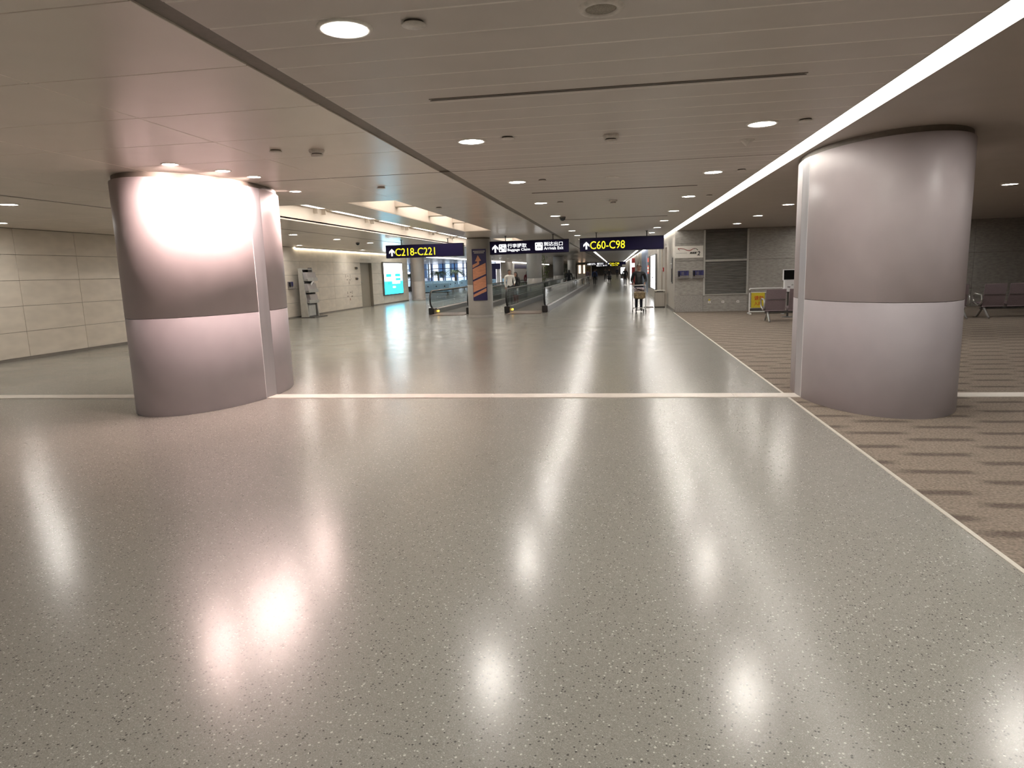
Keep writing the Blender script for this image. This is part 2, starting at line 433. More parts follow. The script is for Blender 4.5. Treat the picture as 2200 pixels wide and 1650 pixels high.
# ================================================================== SETTING
# ---- floor
Y0, YEND = -5.0, 205.0
JY0, JY1 = 8.43, 8.70                                  # expansion joint
struct(MB().box(-24, 2.055, Y0, JY0 - 0.004, -0.05, 0).box(-24, 2.055, JY1 + 0.004, YEND, -0.05, 0)
       .box(2.055, 6.0, 24.85, YEND, -0.05, 0).build('floor', 'speckled_rubber'),
       'glossy grey speckled rubber concourse floor with light streaks')
struct(MB().box(2.085, 14.0, Y0, JY0 - 0.004, -0.05, 0.003).box(2.085, 14.0, JY1 + 0.004, 24.85, -0.05, 0.003).build('floor_carpet', 'striped_carpet'),
       'brown striped carpet of the waiting area beside the walkway')
struct(MB().box(2.055, 2.085, Y0, JY0 - 0.004, -0.05, 0.005).box(2.055, 2.085, JY1 + 0.004, 24.85, -0.05, 0.005).build('trim_1', 'edge_trim'),
       'thin pale metal edge strip between speckled floor and carpet')
jt = struct(MB().box(-14.0, 14.0, JY0 - 0.004, JY1 + 0.004, -0.05, -0.006).build('trim_2', 'black_rubber'), 'dark gap beneath the pale expansion joint cover across floor')
xs = [-12.9, -9.7, -6.4, -4.66, -1.6, 1.45, 2.6, 5.6, 9.4, 13.9]
for a, b in zip(xs[:-1], xs[1:]):
    MB().rbox(a + 0.0015, b - 0.0015, JY0 + 0.014, JY1, -0.02, 0.010, 0.004).build('joint_cover', 'joint_floor', jt)

# ---- main ceiling: planks across the hall
ceil = struct(MB().box(-2.03, 1.95, Y0, 48.0, CEIL + 0.022, CEIL + 0.05).build('ceiling', 'ceiling_joint'), 'grey linear plank ceiling over the main concourse')
pk = MB()
pw = 0.35
pv = [(-2.028, 0.001, 0.004), (1.948, 0.001, 0.004), (1.948, 0.013, 0), (-2.028, 0.013, 0), (1.948, pw - 0.006, 0), (-2.028, pw - 0.006, 0), (1.948, pw - 0.001, 0.004), (-2.028, pw - 0.001, 0.004)]
pk.add(pv, [(3, 5, 4, 2), (0, 1, 6, 7)]); pk.add(pv, [(0, 3, 2, 1), (5, 7, 6, 4)], 1)      # folded edges, coloured pale to paint in the bevel highlight
pkm = pk.mesh('ceiling_plank', ['ceiling_paint', 'ceiling_joint'])
n = int((48 - (-4.65)) / pw)
for k in range(n):
    y = -4.65 + k * pw
    link('ceiling_plank', pkm, ceil, (0, y, CEIL))
struct(MB().box(-2.03, 1.95, 48.0, YEND, CEIL, CEIL + 0.05).build('ceiling_far', 'ceiling_paint'), 'grey ceiling of the far concourse between two bright light lines')
struct(MB().box(-2.16, -2.03, Y0, YEND, CEIL + 0.012, CEIL + 0.05).build('trim_3', 'channel_dark'), 'dark recessed channel running along the ceiling')
struct(MB().box(-4.6, 1.94, 8.545, 8.557, CEIL - 0.002, CEIL + 0.012).build('trim_4', 'channel_dark'), 'thin dark ceiling joint line in front of the columns')

# ---- right: light cove and darker ceiling
cv = struct(MB().box(1.95, 2.17, Y0, YEND, CEIL + 0.10, CEIL + 0.13).box(1.945, 1.955, Y0, YEND, CEIL, CEIL + 0.12)
            .box(2.165, 2.175, Y0, YEND, CEIL, CEIL + 0.12).build('ceiling_cove', 'white_paint'), 'white recess of the continuous light line in ceiling')
struct(MB().box(2.17, 14.0, Y0, 24.85, CEIL, CEIL + 0.05).build('ceiling_right', 'ceiling_dark'), 'plain dark grey ceiling above the carpeted waiting area')
struct(MB().box(2.17, 6.0, 24.85, YEND, CEIL, CEIL + 0.05).build('ceiling_shops', 'ceiling_dark'), 'dull ceiling margin over the far wall of the concourse')
ln = tag(link('light_line', None), 'long straight white light line in ceiling above the carpet edge', 'light')
for i in range(0, 27):
    a = Y0 + i * 3.0
    MB().box(1.965, 2.155, a + 0.004, a + 2.996, CEIL + 0.015, CEIL + 0.03).build('diffuser', 'cove_white', ln)
MB().box(1.965, 2.155, Y0 + 81, YEND, CEIL + 0.015, CEIL + 0.03).build('diffuser', 'cove_white', ln)
for x, lab in ((-1.45, 'thin white light line in far ceiling on the walkway side'), (1.57, 'thin white light line in far ceiling beside the wall line')):
    t = thing('light_line', lab, 'light')
    for i in range(8):
        a = 50 + i * 18.5
        MB().box(x - 0.07, x + 0.07, a, a + 17.6, CEIL - 0.02, CEIL - 0.004).build('diffuser', 'line_white', t)

# ---- left ceiling of large glossy panels with coffers
cl = struct(MB().box(-7.0, -2.16, Y0, 11.4, CEIL + 0.03, CEIL + 0.06).box(-13.2, -7.0, Y0, 43.0, CEIL + 0.03, CEIL + 0.06).build('ceiling_left', 'ceiling_joint'),
            'glossy beige metal panel ceiling over the side aisle')
PAN = {}
def panel(x0, x1, y0, y1, mat='ceiling_panel_gloss'):
    g = 0.003
    key = (round(x1 - x0, 3), round(y1 - y0, 3), mat)
    if key not in PAN: PAN[key] = MB().rbox(g, x1 - x0 - g, g, y1 - y0 - g, 0, 0.02, 0.003).mesh('ceiling_panel', mat)
    link('ceiling_panel', PAN[key], cl, (x0, y0, CEIL))
ys = [Y0, -3.0, -2.0, -1.0, 0.0, 1.0, 2.0, 3.0, 4.0, 5.0, 6.0, 7.0, 8.54, 9.54, 10.54, 11.4]
for a, b in zip(ys[:-1], ys[1:]):
    for x0, x1 in ((-3.64, -2.16), (-5.3, -3.64), (-7.0, -5.3)): panel(x0, x1, a, b)
y = 11.4
while y < 47.5:
    panel(-3.7, -2.16, y, y + 1.5); y += 1.5
for a in range(0, 12): panel(-5.3, -4.55, 11.4 + 3 * a, 14.4 + 3 * a)
for a, b in ((20.6, 23.1), (23.1, 25.6), (36.2, 38.8), (38.8, 41.4), (41.4, 44.0), (44.0, 47.4)): panel(-4.55, -3.7, a, b)
for a in range(0, 20):
    panel(-8.38, -7.0, Y0 + 2.4 * a, Y0 + 2.4 * a + 2.4)
for a in range(0, 20):
    panel(-10.7, -8.45, Y0 + 2.4 * a, Y0 + 2.4 * a + 2.4); panel(-12.85, -10.7, Y0 + 2.4 * a, Y0 + 2.4 * a + 2.4)
struct(MB().box(-8.45, -8.38, Y0, 60, CEIL + 0.004, CEIL + 0.05).build('trim_5', 'slot_dark'), 'dark ceiling slot over the side aisle')

def coffer(name, x0, x1, y0, y1, top, label, ribs=(), ribz=3.02):
    t = 0.04
    m = MB().box(x0 - t, x0, y0 - t, y1 + t, CEIL + 0.0205, top).box(x1, x1 + t, y0 - t, y1 + t, CEIL + 0.0205, top)
    m.box(x0, x1, y0 - t, y0, CEIL + 0.0205, top).box(x0, x1, y1, y1 + t, CEIL + 0.0205, top).box(x0 - t, x1 + t, y0 - t, y1 + t, top, top + t)
    o = struct(m.build(name, 'coffer_cream'), label)
    for r in ribs:
        MB().rbox(x0, x1, r, r + 0.22, ribz, top, 0.005).build('rib', 'coffer_cream', o)
    return o
c1 = coffer('ceiling_coffer', -4.55, -3.7, 11.4, 20.6, 3.5, 'narrow cream lit ceiling recess with cross ribs before the poster column', (11.95, 14.0, 16.6, 19.1))
c1b = coffer('ceiling_coffer', -4.55, -3.7, 25.6, 36.2, 3.5, 'narrow cream lit ceiling recess beyond the poster column', (28, 30.6, 33.2))
c2 = coffer('ceiling_coffer', -7.0, -5.3, 11.6, 43.0, 3.22, 'wide beige ceiling recess with white light slots over the side aisle')
for i in range(9):
    a = 12.6 + i * 3.35
    MB().box(-6.995, -6.90, a - 0.52, a - 0.46, CEIL + 0.24, 3.215).build('bracket', 'coffer_cream', c2)
    MB().box(-6.995, -6.90, a - 0.07, a - 0.01, CEIL + 0.24, 3.215).build('bracket', 'coffer_cream', c2)
    t = thing('slot_light', 'white light slot in the wide ceiling recess, %s from the near end' % ORD[i], 'light', (0, a, 0), 0, 'light slots in the wide recess')
    MB().rbox(-6.83, -6.15, 0.0, 2.7, 3.185, 3.218, 0.006).build('frame', 'white_paint', t)
    MB().box(-6.78, -6.20, 0.03, 2.67, 3.178, 3.186).build('diffuser', 'coffer_lamp', t)
for o_, a, b, lab in ((c1, 11.5, 20.5, 'hidden warm strip lamp inside the near narrow ceiling recess'), (c1b, 25.7, 36.1, 'hidden warm strip lamp inside the farther narrow ceiling recess')):
    t = thing('strip_lamp', lab, 'light')
    MB().box(-3.78, -3.71, a, b, 3.40, 3.46).build('batten', 'white_paint', t)
    MB().box(-3.83, -3.78, a, b, 3.40, 3.46).build('tube', 'strip_tube', t)
t = thing('strip_lamp', 'added hidden strip lamp brightening the face of the wide ceiling recess', 'light')  # unseen lamp added to brighten the recess's left face
MB().box(-5.36, -5.31, 11.7, 42.9, 3.08, 3.14).build('batten', 'white_paint', t)
MB().box(-5.40, -5.36, 11.7, 42.9, 3.10, 3.14).build('tube', 'strip_tube', t)
# far left ceiling
struct(MB().box(-24, -2.16, 47.9, YEND, CEIL, CEIL + 0.05).box(-24, -12.85, 43.0, 47.9, CEIL, CEIL + 0.05).box(-12.85, -7.04, 43.04, 47.9, CEIL, CEIL + 0.05)
       .box(-7.04, -4.55, 43.04, 47.9, CEIL + 0.021, CEIL + 0.05).build('ceiling_aisle_far', 'ceiling_panel_gloss'), 'beige ceiling over the far seating area beyond the side aisle')

# ---- left stone wall
wl = struct(MB().box(-13.2, -12.965, Y0, 33.62, 0, CEIL + 0.03).box(-13.2, -12.965, 35.27, 41.7, 0, CEIL + 0.03).box(-13.2, -12.965, 33.62, 35.27, 2.40, CEIL + 0.03)
            .build('wall_left', 'stone_joint'), 'beige stone tiled wall along the side aisle')
TILE = {}
def tile(y0, y1, z0, z1):
    g = 0.004; key = (round(y1 - y0, 3), round(z1 - z0, 3))
    if key not in TILE: TILE[key] = MB().rbox(-0.015, 0.0, g, y1 - y0 - g, g, z1 - z0 - g, 0.003).mesh('stone_tile', 'stone_tile')
    link('stone_tile', TILE[key], wl, (-12.95, y0, z0))
zs = [0.06, 0.62, 1.18, 1.74, 2.30, CEIL]
y = 3.02
while y < 41.6:
    y1 = min(y + 1.7, 41.7)
    for a, b in zip(zs[:-1], zs[1:]):
        if y < 35.27 and y1 > 33.62:
            if b <= 2.35:
                if y < 33.62 - 0.2: tile(y, 33.62, a, b)
                if y1 > 35.27 + 0.2: tile(35.27, y1, a, b)
                continue
        tile(y, y1, a, b)
    y = y1
struct(MB().box(-12.966, -12.945, Y0, 33.62, 0, 0.06).box(-12.966, -12.945, 35.27, 41.7, 0, 0.06).build('baseboard_left', 'plaster_dark'), 'dark skirting at the foot of the stone wall')
# wall-top light of the stone wall
t = thing('wall_washer', 'warm light line along the top of the stone tiled wall', 'light')
MB().box(-12.88, -12.70, 26.4, 41.7, CEIL - 0.025, CEIL).build('housing', 'white_paint', t)
MB().box(-12.945, -12.89, 26.4, 41.7, CEIL - 0.02, CEIL - 0.005).build('diffuser', 'cove_warm', t)
# door in the stone wall
d = struct(MB().box(-13.19, -13.11, 33.62, 35.27, 0, 2.40).build('door_1', 'door_paint'), 'plain brown-grey door recessed in the stone wall')
MB().box(-13.11, -13.105, 33.66, 35.23, 0.02, 1.16).build('leaf_panel', 'door_paint', d)
MB().box(-13.11, -13.105, 33.66, 35.23, 1.18, 2.36).build('leaf_panel', 'door_paint', d)
MB().lathe([(0.0, 0), (0.035, 0.004), (0.035, 0.03), (0, 0.035)], 10).build('handle', 'steel', d, (-13.10, 34.0, 1.32)).rotation_euler = (0, math.pi / 2, 0)
MB().box(-12.955, -12.935, 33.7, 35.2, 2.50, 2.68).build('door_sign', 'print_white', d)

# ---- concrete wall at the end of the carpet
wc = struct(MB().box(2.31, 14.0, 24.875, 25.2, 0, CEIL - 0.001).build('wall_concrete', 'concrete_joint'), 'board-marked grey concrete wall behind the carpeted waiting area')
def cpanel(x0, x1, z0, z1, mat='concrete'):
    MB().rbox(x0 + 0.004, x1 - 0.004, 24.85, 24.88, z0 + 0.004, z1 - 0.004, 0.004).build('concrete_panel', mat, wc)
for z0, z1 in ((0, 0.60), (0.60, 1.20), (1.20, 1.80), (1.80, 2.40), (2.40, CEIL)):
    cpanel(2.095, 3.08, z0, z1, 'concrete_rough' if z1 <= 0.6 else 'concrete')
cpanel(3.08, 4.60, 0, 0.58)
xc = [4.60, 7.0, 9.4, 11.8, 14.0]
for x0, x1 in zip(xc[:-1], xc[1:]):
    for z0, z1 in ((0, 0.60), (0.60, 1.78), (1.78, CEIL)): cpanel(x0, x1, z0, z1)
# shutter in the concrete wall
sh = thing('roller_shutter', 'dark ribbed metal roller shutter in two tiers set in concrete wall', 'shutter', (3.84, 24.86, 0.6))
for nm, z0, z1 in (('curtain', 0.02, 1.15), ('curtain', 1.22, 2.17)):
    m = MB(); k = int((z1 - z0) / 0.055)
    for i in range(k):
        a = z0 + i * (z1 - z0) / k; b = a + (z1 - z0) / k
        m.add([(-0.70, 0.0, a), (0.70, 0.0, a), (0.70, -0.018, (a + b) / 2), (-0.70, -0.018, (a + b) / 2), (0.70, 0.0, b), (-0.70, 0.0, b)], [(0, 1, 2, 3), (3, 2, 4, 5)])
    tag(m.build(nm, 'shutter_metal', sh), kind='stuff')
MB().rbox(-0.765, -0.70, -0.05, 0.02, -0.02, 2.24, 0.006).build('guide_rail', 'shutter_frame', sh)
MB().rbox(0.70, 0.765, -0.05, 0.02, -0.02, 2.24, 0.006).build('guide_rail', 'shutter_frame', sh)
MB().rbox(-0.70, 0.70, -0.05, 0.02, 1.15, 1.22, 0.006).build('transom', 'shutter_frame', sh)
MB().rbox(-0.70, 0.70, -0.04, 0.02, -0.02, 0.02, 0.006).build('bottom_bar', 'shutter_frame', sh)
MB().rbox(-0.70, 0.70, -0.04, 0.02, 2.17, 2.24, 0.006).build('header_box', 'steel_dark', sh)

# ---- concourse side wall beyond the concrete corner
wr = struct(MB().box(2.10, 2.3, 24.90, 28.6, 0, CEIL).box(2.10, 2.3, 29.7, 31.0, 0, CEIL).box(2.10, 2.3, 32.2, 44.8, 0, CEIL)
            .box(2.10, 2.3, 28.6, 29.7, 2.42, CEIL).box(2.10, 2.3, 31.0, 32.2, 2.42, CEIL).box(2.12, 2.3, 44.8, 56, 0, CEIL, 1)
            .box(2.10, 2.3, 56, YEND, 0, CEIL).build('wall_right', ['plaster_wall', 'plaster_blue']), 'pale plaster side wall of the far concourse')
for k in range(8):
    MB().rbox(1.98, 2.10, 58.5 + k * 7, 59.3 + k * 7, 0, CEIL, 0.02).build('pilaster', 'plaster_wall', wr)
for i, (a, b) in enumerate(((28.6, 29.7), (31.0, 32.2))):
    d = struct(MB().box(2.22, 2.28, a, b, 0, 2.42).build('door_%d' % (i + 2), 'wood_brown'), ('dark brown door nearest the concrete corner', 'brown door beside the bright white light panel')[i])
    MB().box(2.19, 2.22, a + 0.1, a + 0.22, 1.02, 1.06).build('handle', 'steel_dark', d)
struct(MB().box(2.085, 2.10, 24.86, 28.6, 0, 0.10).build('baseboard_right', 'plaster_dark'), 'dark skirting at the concrete corner')

# ---- enclosure behind and beyond
struct(MB().box(-24, 14, Y0 - 0.1, Y0, 0, 3.0).build('wall_back', 'plaster_wall'), 'pale wall closing the hall behind the viewer')
struct(MB().box(14, 14.1, Y0, 25.2, 0, 3.0).build('wall_right_end', 'concrete'), 'grey concrete wall at the far side of waiting area')
struct(MB().box(-24, 6, YEND, YEND + 0.1, 0, 3.0).build('wall_end', 'plaster_dark'), 'dim far end wall of the concourse')
struct(MB().box(-13.4, -13.2, 80.0, YEND, 0, CEIL).build('wall_shops', 'plaster_wall'), 'pale wall with shop fronts beyond the blue seats')
struct(MB().box(-24, -13.2, 41.6, 41.7, 0, CEIL).build('wall_return', 'plaster_wall'), 'short return wall behind the stone wall')

# ---- big oval column (left) and its twin (right)
def oval_column(name, cx, cy, b, a, sgn, label):
    """sgn: +1 when the concourse-facing side is +x"""
    o = struct(MB().lathe([(1.0, 2.80), (1.0, CEIL)], 72, (cx, cy, 0), 0, True, b - 0.03, a - 0.03).build(name, 'channel_dark'), label)
    def shell(z0, z1, nm, mat, inset=0.0):
        # two half shells, split by the vertical joint cover
        for half in (0, 1):
            m = MB(); vs = []; fs = []
            seg = []
            for k in range(181):
                t = math.pi * 2 * k / 180
                x = sgn * math.cos(t) * (b - inset); y = math.sin(t) * (a - inset)
                yw = cy + y
                if half == 0 and yw <= JY0 + 0.0005: seg.append((x, y))
                if half == 1 and yw >= JY1 - 0.0005: seg.append((x, y))
            # order the points from one joint side round to the other
            seg = sorted(set((round(p[0], 5), round(p[1], 5)) for p in seg), key=lambda p: math.atan2(p[0] * sgn, -p[1] if half == 0 else p[1]))
            yj = (JY0 if half == 0 else JY1) - cy
            xj = (b - inset) * math.sqrt(max(0, 1 - (yj / (a - inset)) ** 2))
            seg = [(-sgn * xj, yj)] + seg + [(sgn * xj, yj)]
            k = len(seg); c = 0.004
            for z, i in ((z0, c), (z0 + c, 0), (z1 - c, 0), (z1, c)):
                vs += [(cx + p[0] * (1 - i / b), cy + p[1] * (1 - i / a), z) for p in seg]
            for r in range(3):
                for q in range(k - 1):
                    f = (r * k + q, r * k + q + 1, (r + 1) * k + q + 1, (r + 1) * k + q)
                    fs.append(f)
            m.add(vs, fs, 0, True)
            m.build(nm, mat, o)
    shell(1.182, 2.80, 'upper_cladding', 'column_upper')
    shell(0.0, 1.178, 'lower_cladding', 'column_lower')
    for sx in (1, -1):
        def xe(yw): return cx + sx * (b * math.sqrt(1 - ((yw - cy) / a) ** 2) - 0.001)
        pts = [(xe(JY0 + (JY1 - JY0) * q / 6), JY0 + (JY1 - JY0) * q / 6) for q in range(7)]
        m = MB(); vs = []; k = len(pts)
        for z in (0.0, 2.80): vs += [(px, py, z) for px, py in pts]
        for z in (0.0, 2.80): vs += [(px - sx * 0.03, py, z) for px, py in pts]
        fs = []
        for q in range(k - 1):
            fs += [(q, q + 1, k + q + 1, k + q), (2 * k + q + 1, 2 * k + q, 3 * k + q, 3 * k + q + 1), (k + q, k + q + 1, 3 * k + q + 1, 3 * k + q)]
        fs += [(0, k, 3 * k, 2 * k), (k - 1, 3 * k - 1, 4 * k - 1, 2 * k - 1)]
        m.add(vs, fs).build('joint_cover', 'joint_metal', o)
        MB().tube([(xe(JY0), JY0 + 0.002, 0.0), (xe(JY0), JY0 + 0.002, 2.80)], 0.0045, 6).build('joint_seal', 'white_gloss', o)
    return o
oval_column('column', -5.49, 8.66, 0.80, 1.43, 1, 'big pinkish oval column glowing white at its top')
oval_column('column', 3.00, 8.62, 0.80, 1.40, -1, 'big oval column standing on the carpet edge')

# ---- round columns along the walkways
def round_column(cx, cy, r, label, mat='column_grey'):
    o = struct(MB().lathe([(r, 0.08), (r, 1.178), (r - 0.004, 1.18), (r, 1.182), (r, CEIL - 0.05)], 40, (cx, cy, 0)).build('column', mat), label)
    MB().lathe([(r + 0.012, 0), (r + 0.012, 0.075), (r, 0.08)], 40, (cx, cy, 0)).build('base_ring', mat, o)
    MB().lathe([(r - 0.03, CEIL - 0.05), (r - 0.03, CEIL + 0.02)], 32, (cx, cy, 0)).build('shadow_gap', 'channel_dark', o)
    return o
round_column(-4.915, 24.62, 0.455, 'round grey column carrying the navy and orange poster')
round_column(-4.945, 42.1, 0.47, 'round grey column beside the tall green plant')
round_column(-4.945, 60.5, 0.47, 'round dark grey column between the walkways far back')
round_column(-4.945, 79.0, 0.47, 'round grey column farthest along the walkways')
round_column(-12.56, 42.6, 0.43, 'round beige column at the end of the stone wall', 'column_far')

# ================================================================== CEILING FITTINGS
def make_downlight():
    t = thing('downlight', 'x', 'light')
    MB().lathe([(0.112, 0.0), (0.116, -0.010), (0.140, -0.008), (0.144, 0.0)], 36).build('trim_ring', 'ring_white', t)
    MB().add([(0.112 * math.cos(a * math.pi / 12), -0.112 * math.sin(a * math.pi / 12), -0.003) for a in range(24)], [tuple(range(24))]).build('lens', 'lamp_lens', t)
    return t
dl0 = make_downlight(); dl_used = [False]
def place_dl(x, y, label, group):
    if not dl_used[0]:
        dl_used[0] = True; dl0.location = (x, y, CEIL); dl0['label'] = label; dl0['group'] = group; return dl0
    return copy_tree(dl0, (x, y, CEIL), None, label, group)
P = 3.135
for k in range(-2, 15):
    y = 3.55 + P * k
    for x, side, row in ((-1.365, 'dark ceiling channel', 'L'), (1.325, 'long light line', 'R')):
        if row == 'R' and k == 1: pass
        if y > 0 and k < 9:
            lab = 'round recessed downlight in the row beside the %s, %s from the viewer' % (side, ORD[k + (0 if y > 0 else 0)])
        else:
            lab = 'small far downlight in the row beside the %s' % side if y > 0 else 'round downlight behind the viewer by the %s' % side
        place_dl(x, y, lab, 'downlights along the ' + side)
for i in range(9):
    y = 3.15 + P * (i - 2)
    if y > 24.4: y = 24.4
    place_dl(3.70, y, 'downlight over the carpet, %s from the concrete wall in its row' % ORD[8 - i], 'downlights over the carpet')
for x in (6.85, 10.0):
    for i in range(5):
        place_dl(x, 3.0 + 5.2 * i, 'downlight over the deeper waiting area, %s from the viewer, %s row' % (ORD[i], 'inner' if x < 8 else 'outer'), 'downlights over the deeper waiting area')
for i in range(14):
    place_dl(-9.22, 0.0 + 3.14 * i, 'downlight over the side aisle, %s along the row beside the ceiling slot' % ORD[i], 'downlights over the side aisle')
for i, y in enumerate((12.0, 18.5, 24.95, 31.6, 38.1)):
    place_dl(-12.0, y, 'downlight close to the stone wall, %s from the viewer' % ORD[i], 'downlights close to the stone wall')
for i in range(9):  # added row, there to brighten the dim seats
    place_dl(-13.6, 45.2 + 3.8 * i, 'tiny added downlight brightening the middle of the blue seat rows', 'added downlights over the middle seats')
for i in range(12):
    place_dl(-10.0, 51.5 + 4.2 * i, 'tiny far downlight over the blue seating area', 'far downlights over the seats')
for i in range(10):  # row put in to lift the light over the seats
    place_dl(-17.0, 46.0 + 3.6 * i, 'tiny added downlight brightening the rows of blue seats near the glazing', 'added downlights near the glazing')
for i in range(7):
    place_dl(-6.1, 52 + 6.5 * i, 'tiny far downlight above the moving walkways', 'far downlights above the walkways')

# washers round the big column
def washer(x, y, label):
    t = thing('column_washer', label, 'light', (x, y, CEIL), 0, 'lamps washing the big column')
    MB().lathe([(0.075, 0.0), (0.078, -0.006), (0.091, -0.005), (0.094, 0.0)], 28).build('trim_ring', 'ring_white', t)
    MB().add([(0.075 * math.cos(a * math.pi / 10), -0.075 * math.sin(a * math.pi / 10), -0.002) for a in range(20)], [tuple(range(20))]).build('lens', 'lamp_pink', t)
    ld = bpy.data.lights.new('beam', 'SPOT'); ld.energy = WASH_SPOT_W; ld.color = (1.0, 0.76, 0.71); ld.spot_size = math.radians(95); ld.spot_blend = 1.0; ld.shadow_soft_size = 0.04
    lo = bpy.data.objects.new('beam', ld); COL.objects.link(lo); lo.parent = t; lo.location = (0, 0, -0.03)
    aim = Vector((-5.30, 8.72 + (y - 8.72) * 0.5, 2.40)) - Vector((x, y, CEIL - 0.03))
    lo.rotation_euler = aim.to_track_quat('-Z', 'Y').to_euler()
washer(-4.50, 7.55, 'bright pinkish lamp washing the near face of the big column')
washer(-4.42, 8.10, 'bright pinkish lamp washing the middle of the big column')
washer(-4.62, 9.62, 'bright small lamp just behind the big glowing column')
washer(-4.75, 6.95, 'bright pinkish lamp washing the outer near corner of big column')

def cap(x, y, label, r=0.062):
    t = thing('concealed_sprinkler', label, 'sprinkler', (x, y, CEIL), 0, 'round ceiling caps')
    MB().lathe([(r * 0.82, 0.0), (r * 0.82, -0.008), (0.0, -0.009)], 24).build('gap', 'slot_dark', t)
    MB().lathe([(0.0, -0.018), (r * 0.97, -0.018), (r, -0.013), (r * 0.9, -0.009), (0.0, -0.008)], 24).build('cover', 'detector_white', t)
for i, y in enumerate((3.55, 6.6, 9.73, 12.9)): cap(-1.0, y, 'round flush ceiling cap next to the %s downlight by the dark channel' % ORD[i])
for i, y in enumerate((6.62, 9.72, 12.9)): cap(1.68, y, 'small round ceiling cap next to the %s downlight by the light line' % ORD[i + 1])
for i, y in enumerate((6.55, 9.64, 12.9)): cap(-3.32, y, 'small round cap in the glossy side ceiling, %s from the viewer' % ORD[i])

def detector(x, y, label):
    t = thing('smoke_detector', label, 'detector', (x, y, CEIL), 0, 'ceiling smoke detectors')
    MB().lathe([(0.075, 0.0), (0.078, -0.012), (0.070, -0.030), (0.060, -0.036)], 24).build('base', 'detector_white', t)
    MB().lathe([(0.050, -0.036), (0.050, -0.046)], 24).build('sensor_gap', 'slot_dark', t)
    MB().lathe([(0.058, -0.046), (0.054, -0.060), (0.0, -0.066)], 24).build('cap', 'detector_white', t)
for x, y, l in ((-2.94, 6.66, 'round smoke detector in the glossy side ceiling'), (-0.035, 6.80, 'smoke detector at mid ceiling nearest the viewer'),
                (-0.03, 13.05, 'smoke detector at mid ceiling farther away')): detector(x, y, l)
t = thing('ceiling_disc', 'faint flat disc at mid ceiling between two smoke detectors', 'ceiling fitting', (-0.034, 9.8, CEIL))
MB().lathe([(0.10, 0.0), (0.10, -0.006), (0.09, -0.010), (0, -0.010)], 28).build('plate', 'detector_white', t)
t = thing('ceiling_speaker', 'round ceiling speaker with grille at the top edge of view', 'speaker', (-0.062, 3.58, CEIL))
MB().lathe([(0.075, -0.004), (0.080, -0.012), (0.105, -0.012), (0.115, 0.0)], 36).build('rim', 'detector_white', t)
MB().lathe([(0.0, -0.006), (0.076, -0.005), (0.076, 0.0)], 36).build('grille', 'speaker_mesh', t)
t = thing('sprinkler_head', 'small cone fitting hanging below the downlight by the light line', 'sprinkler', (1.34, 7.5, CEIL))
MB().lathe([(0.07, 0.0), (0.068, -0.006), (0.02, -0.05), (0.008, -0.06), (0, -0.062)], 20).build('cone', 'detector_white', t)
MB().lathe([(0.078, 0.0), (0.078, -0.004), (0.07, -0.004)], 20).build('flange', 'detector_white', t)
for x, y, l in ((-1.23, 16.5, 'black dome camera under the ceiling by the downlight row'), (-9.55, 24.7, 'tiny black dome camera in side aisle ceiling')):
    t = thing('dome_camera', l, 'camera', (x, y, CEIL))
    MB().lathe([(0.075, 0.0), (0.075, -0.03), (0.07, -0.035)], 20).build('housing', 'steel_dark', t)
    MB().ell((0, 0, -0.035), (0.068, 0.068, 0.06), 16, 8).build('dome', 'screen_black', t)
for y, l in ((5.065, 'long dark air slot across the ceiling nearest the viewer'), (11.29, 'second long dark air slot across the ceiling'), (17.5, 'third faint air slot across the ceiling')):
    t = thing('air_slot', l, 'air vent', (0, y, CEIL))
    MB().box(-1.32, 1.27, -0.016, 0.016, -0.003, 0.004).build('slot', 'slot_dark', t)
    MB().box(-1.335, 1.285, -0.024, -0.016, -0.005, 0.004).box(-1.335, 1.285, 0.016, 0.024, -0.005, 0.004).build('flange', 'channel_dark', t)

# ================================================================== HANGING SIGNS
def up_arrow(mb, x, z, h, y, mi=0):
    """white arrow drawn with a stem and two slanting strokes"""
    w = h * 0.11; t = 0.006
    mb.box(x - w, x + w, y - t, y, z, z + h * 0.86, mi)
    for s in (-1, 1):
        mb.prism([(x, z + h), (x, z + h - 0.30 * h), (x + s * 0.40 * h, z + 0.32 * h), (x + s * 0.40 * h, z + 0.62 * h)][::s], y - t * 1.2, y, mi)

def sign(x0, x1, y, label, fill):
    t = thing('hanging_sign', label, 'sign', ((x0 + x1) / 2, y, 2.22))
    hw = (x1 - x0) / 2
    MB().rbox(-hw, hw, 0.0, 0.16, 0.0, 0.465, 0.008).build('housing', 'sign_frame', t)
    MB().box(-hw + 0.015, hw - 0.015, -0.004, 0.001, 0.018, 0.447).build('face', 'sign_blue', t)
    for sx in (-0.6, 0.6):
        m = MB().tube([(sx * hw, 0.08, 0.465), (sx * hw, 0.08, CEIL - 2.22)], 0.016, 8)
        m.lathe([(0.045, -0.015), (0.045, 0.0)], 14, (sx * hw, 0.08, CEIL - 2.22))
        m.build('hanger', 'sign_frame', t)
    fill(t, hw)
    return t

def gate_text(body, width):
    def fill(t, hw):
        a = MB(); up_arrow(a, -hw + 0.23, 0.075, 0.26, -0.005); a.build('arrow', 'letter_white', t)
        text_mb(body, -hw + 0.36, 0.075, width, 0.27, -0.005, 0.004).build('lettering', 'letter_yellow', t)
    return fill

